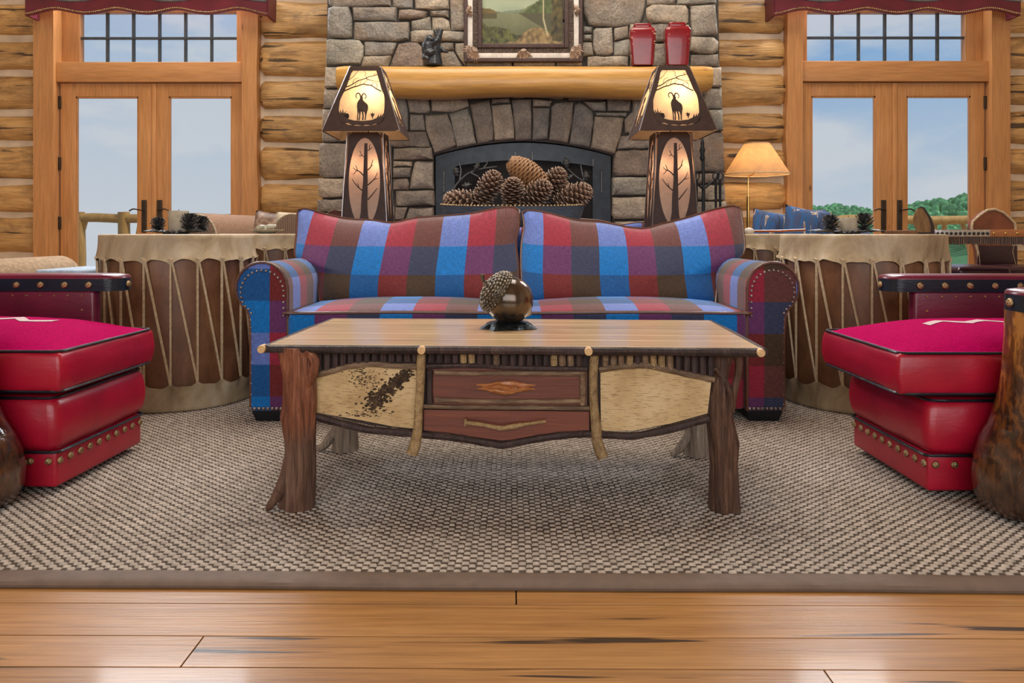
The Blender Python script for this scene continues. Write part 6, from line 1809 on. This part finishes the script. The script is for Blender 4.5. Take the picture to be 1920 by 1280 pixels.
# dish
dd = 4.2
Ds = thing('small_dish', ((500 - 960) * dd / F, dd, .7665), 'pale glazed dish with a small bone figure on the drum behind the sofa arm', 'dish')
MB().lathe([(.03, 0), (.04, .004), (.092, .022), (.094, .025), (.088, .024), (.035, .008), (.001, .007)], 28).build('plate', 'dish_glaze', Ds, world=False)
MB().tube(smoothpath([(-.055, 0, .034), (-.02, -.01, .040), (.02, -.01, .042), (.055, 0, .046)], 4), [.008, .010, .009, .011, .010, .009, .009, .010, .010, .010, .009, .008, .007], 8, wob=.3).blob((.0, -.02, .030), (.010, .010, .014), 8, 6).build('bone_figure', 'dish_glaze', Ds, world=False)
# drumstick
ds = 4.12
Dk = thing('drumstick', (1.39, ds, .7665), 'red-brown drumstick with padded pale head lying on the right rear drum', 'drumstick')
MB().tube([W(1412, 434, ds - .05) + Vector((0, 0, .002)), W(1460, 433, ds - .03), W(1510, 431, ds)], .0065, 8).build('stick', 'stick_lacquer', Dk)
MB().blob(W(1404, 433, ds - .06), (.028, .022, .018), 10, 8, .15, 3).build('padded_head', 'birch_white', Dk)
# bark-edged slab standing on the drum
sd_ = 3.55
sl = [(1722, 441), (1715, 425), (1713, 412), (1716, 402), (1721, 392), (1727, 389), (1733, 391), (1740, 401), (1747, 412), (1752, 428), (1751, 441)]
b = MB(); pts = [W(a, c, sd_) for a, c in sl]
zmin = min(p.z for p in pts)
Sl = thing('wood_slab', (pts[0].x + .05, sd_, DT_), 'upright bark-edged slice of wood standing on the right drum', 'ornament')
P2 = [(p.x, p.z - zmin + DT_) for p in pts]
MB().prism([(a - .008 if False else a, c) for a, c in P2], .03, lambda a, c, e_: (a + e_ * .5, sd_ + e_, c)).build('bark', 'dark_bark', Sl, sharp=60)
cxm = sum(p[0] for p in P2) / len(P2); czm = sum(p[1] for p in P2) / len(P2)
MB().prism([(cxm - .008 + (a - cxm) * .80, max(DT_, czm + (c - czm) * .88)) for a, c in P2], .012, lambda a, c, e_: (a, sd_ - .004 + e_, c)).build('cut_face', 'slab_wood', Sl, sharp=60)

# ================================================================== other seats in the room
def upholstered(name, x0, x1, y0, y1, seat_z, arm_z, back_z, arm_w, mats, label, cat, rz=0, pil=(), arm_r=None):
    """armchair or sofa: its front looks to -Y before the turn rz"""
    cx, cy = (x0 + x1) / 2, (y0 + y1) / 2
    U = thing(name, (cx, cy, 0), label, cat, rz=rz)
    hx, hy = (x1 - x0) / 2, (y1 - y0) / 2
    up = lambda nm, b, m, par=U, **kw: b.build(nm, m, par, world=False, **kw)
    body, cap = mats
    up('base', MB().rbox(-hx + .02, hx - .02, -hy + .02, hy - .05, .06, seat_z - .12, r=.02), body)
    for sx in (-1, 1):
        for sy in (-1, 1):
            up('foot', MB().lathe([(.025, 0), (.032, .07)], 10, (sx * (hx - .08), sy * (hy - .09), 0)), 'console_wood')
    up('seat_cushion', MB().rbox(-hx + arm_w, hx - arm_w, -hy, hy - .22, seat_z - .13, seat_z, r=.045, n=3, div=5, crown=.03), body)
    up('back', MB().rbox(-hx + .04, hx - .04, hy - .24, hy, .10, back_z, r=.09, n=4, div=5, crown=.02), body)
    ar = arm_r or arm_w * .62
    for sx in (-1, 1):
        ax_ = sx * (hx - ar)
        up('arm', MB().rbox(ax_ - ar * .75, ax_ + ar * .75, -hy + .03, hy - .08, .08, arm_z - ar * .6, r=.03).lathe([(.001, -hy + .005), (ar * .9, -hy + .005), (ar, -hy + .03), (ar, hy - .08), (ar * .9, hy - .05), (.001, hy - .05)], 24).warp(lambda p: p), body) if False else None
        rl = MB().rbox(ax_ - ar * .75, ax_ + ar * .75, -hy + .03, hy - .08, .08, arm_z - ar * .6, r=.03)
        t2 = MB().lathe([(.001, -hy + .012), (ar * .9, -hy + .012), (ar, -hy + .04), (ar, hy - .08), (ar * .9, hy - .05), (.001, hy - .05)], 26, cap=False).warp(lambda p: Vector((ax_ + p.x, p.z, arm_z - ar + p.y)))
        rl.add(t2.v, t2.f)
        am = up('arm', rl, body)
        up('arm_face', MB().lathe([(.001, -hy), (ar * .86, -hy + .002), (ar * .86, -hy + .014)], 26, cap=False).warp(lambda p: Vector((ax_ + p.x, p.z, arm_z - ar + p.y))), cap, am)
        up('welt', MB().tube([(ax_ + ar * .95 * math.cos(2 * PI * q / 26), -hy + .014, arm_z - ar + ar * .95 * math.sin(2 * PI * q / 26)) for q in range(26)], .006, 6, closed=True), 'cream_fabric', am)
    return U
def pillow(name, c, w, h, t, mat, label, rot=(0, 0, 0), group=None):
    P = MB()
    def f(sg):
        def g(u, v):
            a, b_ = 2 * u - 1, 2 * v - 1
            k_ = max(0, (1 - abs(a) ** 2.6) * (1 - abs(b_) ** 2.6)) ** .6
            pin = 1 - .06 * (1 - abs(a) ** 2) * abs(b_) ** 3
            return (a * w / 2 * (1 - .05 * (1 - b_ * b_)), sg * t / 2 * k_, b_ * h / 2 * pin + h / 2)
        return g
    P.grid(14, 14, f(-1)); P.grid(14, 14, f(1))
    o = P.build(name, mat, None, world=False, weld=True, sharp=80, label=label, cat='pillow', group=group)
    o.location = c; o.rotation_euler = rot
    return o
# tan sofa by the left door
upholstered('tan_sofa', -2.24, -1.16, 4.98, 5.68, .44, .905, .86, .30, ('taupe_fabric', 'corduroy'), 'tan sofa with corduroy arm ends in front of the left French doors', 'sofa', rz=-0.30, arm_r=.165)
pillow('hide_pillow', (-1.66, 5.10, .60), .30, .32, .15, 'cowhide_pillow', 'brown and tan hide pillow on the tan sofa', (-.2, .12, 0))
pillow('cream_pillow', (-1.46, 4.98, .60), .26, .32, .12, 'cream_fabric', 'cream pillow on the tan sofa next to the plaid cushion', (-.15, 0, 0))
# beige armchair past the left lodge chair, with a folded blue throw
upholstered('beige_armchair', -3.01, -2.272, 3.15, 4.00, .44, .652, .60, .20, ('beige_chenille', 'beige_chenille'), 'beige chenille armchair at the left edge behind the crimson chair', 'armchair', arm_r=.10)
Th = thing('folded_throw', (-2.13, 3.72, 0), 'pale blue upholstered bench with folded throw at the left, behind the crimson chair', 'bench')
MB().rbox(-2.262, -1.985, 3.45, 3.98, .30, .52, r=.04, n=3).build('bench_seat', 'pale_blue_fabric', Th)
for i in range(3):
    MB().rbox(-2.255 + .008 * i, -2.0 - .01 * i, 3.50, 3.90, .521 + .026 * i, .546 + .026 * i, r=.012).build('throw_fold', 'pale_blue_fabric', Th)
for sx in (-2.24, -2.01):
    for sy in (3.49, 3.94): MB().lathe([(.02, 0), (.026, .302)], 10, (sx, sy, 0)).build('leg', 'console_wood', Th)
# blue southwestern sofa right
bs = upholstered('blue_sofa', 1.62, 2.70, 4.92, 5.66, .44, .62, .80, .16, ('denim_fabric', 'southwest_fabric'), 'low blue sofa before the right French doors holding patterned cushions', 'sofa')
pillow('patterned_cushion', (1.735, 5.02, .60), .30, .325, .13, 'southwest_fabric', 'smaller blue patterned cushion on the blue sofa, nearest the lamp', (-.15, .16, .1), 'blue patterned cushions')
pillow('patterned_cushion', (1.935, 4.94, .60), .33, .345, .13, 'southwest_fabric', 'larger blue patterned cushion in the middle of the blue sofa', (-.15, .16, .1), 'blue patterned cushions')
pillow('slate_cushion', (2.085, 5.14, .60), .30, .345, .16, 'denim_fabric', 'plain slate-blue cushion leaning behind the patterned cushions', (-.2, 0, .3))

# game table and chairs at the right
gd = 4.15
G = thing('game_table', (3.1, 4.45, 0), 'dark game table with studded edge and twig fringe behind the right armchair', 'table')
gx0 = (1754 - 960) * gd / F; gxm = (1857 - 960) * gd / F; gz1 = EYE - (431 - HZ) * gd / F; gz0 = EYE - (444 - HZ) * gd / F
MB().rbox(gx0, 3.9, gd + .012, 4.72, gz0 + .005, gz1, r=.004).build('table_top', 'console_wood', G)
MB().rbox(gx0, gxm, gd, gd + .014, gz0, gz1 + .002, r=.003).build('edge_band', 'silver', G)
MB().rbox(gxm, 3.9, gd, gd + .014, gz0, gz1 + .002, r=.003).build('edge_band', 'carved_cedar', G)
for i in range(12):
    MB().blob((gx0 + .012 + i * (gxm - gx0 - .02) / 11.3, gd - .002, (gz0 + gz1) / 2), (.008, .006, .009), 8, 6).build('stud', 'black_foot', G)
for i in range(6):
    MB().blob((gxm + .02 + i * .065, gd - .002, (gz0 + gz1) / 2), (.008, .006, .008), 8, 6).build('stud', 'brass', G)
fr_ = MB(); q = gx0 + .01
while q < 3.9:
    zl = EYE - (458 - HZ) * gd / F + rnd.uniform(-.004, .004)
    fr_.tube([(q, gd + .006, gz0 + .004), (q + rnd.uniform(-.002, .002), gd + .005, zl)], .0052, 5); q += .0105
fr_.build('twig_fringe', 'dark_juniper', G, kind='stuff')
MB().lathe([(.28, 0), (.26, .04), (.07, .10), (.07, .60), (.2, .68), (.3, .735)], 20, (3.45, 4.44, 0)).build('pedestal', 'console_wood', G)
def slab_chair(cx, d, label):
    S2 = thing('hide_back_chair', (cx, d, 0), label, 'chair')
    s_ = d / F; Zf = lambda py: EYE - (py - HZ) * s_
    ox = cx - (1866 - 960) * s_
    Xf = lambda px: (px - 960) * s_ + ox
    outl = [(1836, 500), (1833, 470), (1826, 448), (1821, 428), (1823, 415), (1838, 402), (1850, 394), (1864, 392), (1880, 398), (1892, 408), (1902, 418), (1904, 432), (1900, 455), (1897, 472), (1904, 500)]
    bk = MB().prism([(Xf(a), Zf(c)) for a, c in outl], .05, lambda a, c, e_: (a, d + e_, c)).build('back_slab', 'cognac_leather', S2, sharp=60)
    MB().tube([(Xf(a), d - .004, Zf(c)) for a, c in outl], .009, 7).build('hide_lacing', 'rawhide_cord', bk)
    MB().rbox(Xf(1832), Xf(1906), d - .012, d + .002, Zf(498), Zf(460), r=.005).build('back_pad', 'dark_plum_leather', bk)
    MB().rbox(Xf(1815), Xf(1925), d - .40, d - .01, Zf(527), Zf(497), r=.03, n=3, div=3, crown=.015).build('seat', 'dark_plum_leather', S2)
    for sx in (1824, 1914):
        for sy in (d - .36, d - .05): MB().tube([(Xf(sx), sy, 0), (Xf(sx), sy, Zf(526))], .022, 8).build('leg', 'dark_juniper', S2)
slab_chair((1866 - 960) * 5.45 / F, 5.45, 'hide-laced leather chair with rounded brown back at the game table')
St = thing('leather_stool', ((1812 - 960) * 4.98 / F, 4.98, 0), 'low dark plum leather stool right of the right drum', 'stool')
sx_, sy_ = (1812 - 960) * 4.98 / F, 4.98
zt = EYE - (501 - HZ) * 4.78 / F
MB().rbox(sx_ - .175, sx_ + .175, sy_ - .2, sy_ + .2, zt - .09, zt, r=.03, n=3, div=3, crown=.012).build('seat', 'dark_plum_leather', St)
for a in (-.13, .13):
    for c in (-.15, .15): MB().tube([(sx_ + a, sy_ + c, 0), (sx_ + a, sy_ + c, zt - .088)], .02, 8).build('leg', 'dark_juniper', St)

# ================================================================== outdoors
MB().box(-7.5, 7.5, WALL + .25, 9.4, -.25, -.06).build('deck', 'deck_wood', kind='structure', smooth=False)
def railing(x0, x1, posts, label, zr):
    Yr = 9.0
    R_ = thing('deck_railing', ((x0 + x1) / 2, Yr, -.06), label, 'railing', 'branch railings on the deck')
    for p in posts:
        MB().tube([(p, Yr, -.06), (p + .01, Yr, .5), (p, Yr, zr + .07)], [.075, .068, .065], 10, wob=.12, seed=p).build('post', 'rail_wood', R_)
    MB().tube([(x0 + (x1 - x0) * i / 12, Yr, zr + .02 * nz((i, 0, 0), .9, x0)) for i in range(13)], .055, 10, wob=.1).build('top_rail', 'rail_wood', R_)
    MB().tube([(x0 + (x1 - x0) * i / 12, Yr, .06 + .02 * nz((i, 0, 3), .9, x0)) for i in range(13)], .045, 8, wob=.1).build('bottom_rail', 'rail_wood', R_)
    q = x0 + .12; k_ = 0
    while q < x1 - .1:
        dx = rnd.choice((-.30, -.22, .22, .30, .10)); r = rnd.uniform(.022, .036)
        xe = max(x0, min(x1, q + dx))
        MB().tube(smoothpath([(q, Yr + rnd.uniform(-.03, .03), .06), (q + dx * .4 + rnd.uniform(-.03, .03), Yr, .38), (xe, Yr, zr)], 4), r, 7, wob=.15, seed=q).build('branch', 'rail_wood', R_)
        q += rnd.uniform(.17, .26); k_ += 1
railing(-6.2, -2.6, (-5.22, -4.68, -3.3), 'branch railing on the deck seen through the left French doors', .955)
railing(2.8, 6.6, (3.0, 4.55, 6.4), 'branch railing on the deck seen through the right French doors', .93)
# wooded hills
hl = MB(); nb_ = 1300
r2 = random.Random(12)
def ridge(px):
    pts = [(1300, 392), (1500, 386), (1560, 384), (1600, 386), (1640, 394), (1690, 388), (1740, 376), (1790, 368), (1830, 360), (1950, 344), (2300, 330)]
    for (a, b_), (c, d_) in zip(pts[:-1], pts[1:]):
        if a <= px <= c: return b_ + (d_ - b_) * (px - a) / (c - a)
    return pts[0][1]
fo = MB()
for i in range(nb_):
    px = r2.uniform(1330, 2100); t = r2.random() ** .8
    d = 170 - 80 * t
    py = ridge(px) + 12 * t + 70 * t * t + r2.uniform(-1, 2)
    p = W(px, py, d); s_ = d / F * r2.uniform(5, 9)
    fo.blob(p - Vector((0, 0, s_ * .8)), (s_ * 1.1, s_, s_ * 1.25), 7, 5, .35, i)
fo.build('hillside_trees', 'foliage', label='hazy green wooded hillside seen through the right French doors', cat='trees', kind='stuff')
b = MB()
b.grid(24, 6, lambda u, v: W(1320 + 800 * u, ridge(1320 + 800 * u) + 10 + 6 * (1 - v) + 160 * (1 - v) ** 1.5, 172 - 110 * (1 - v)))
b.build('hill', 'hill_green', kind='structure')
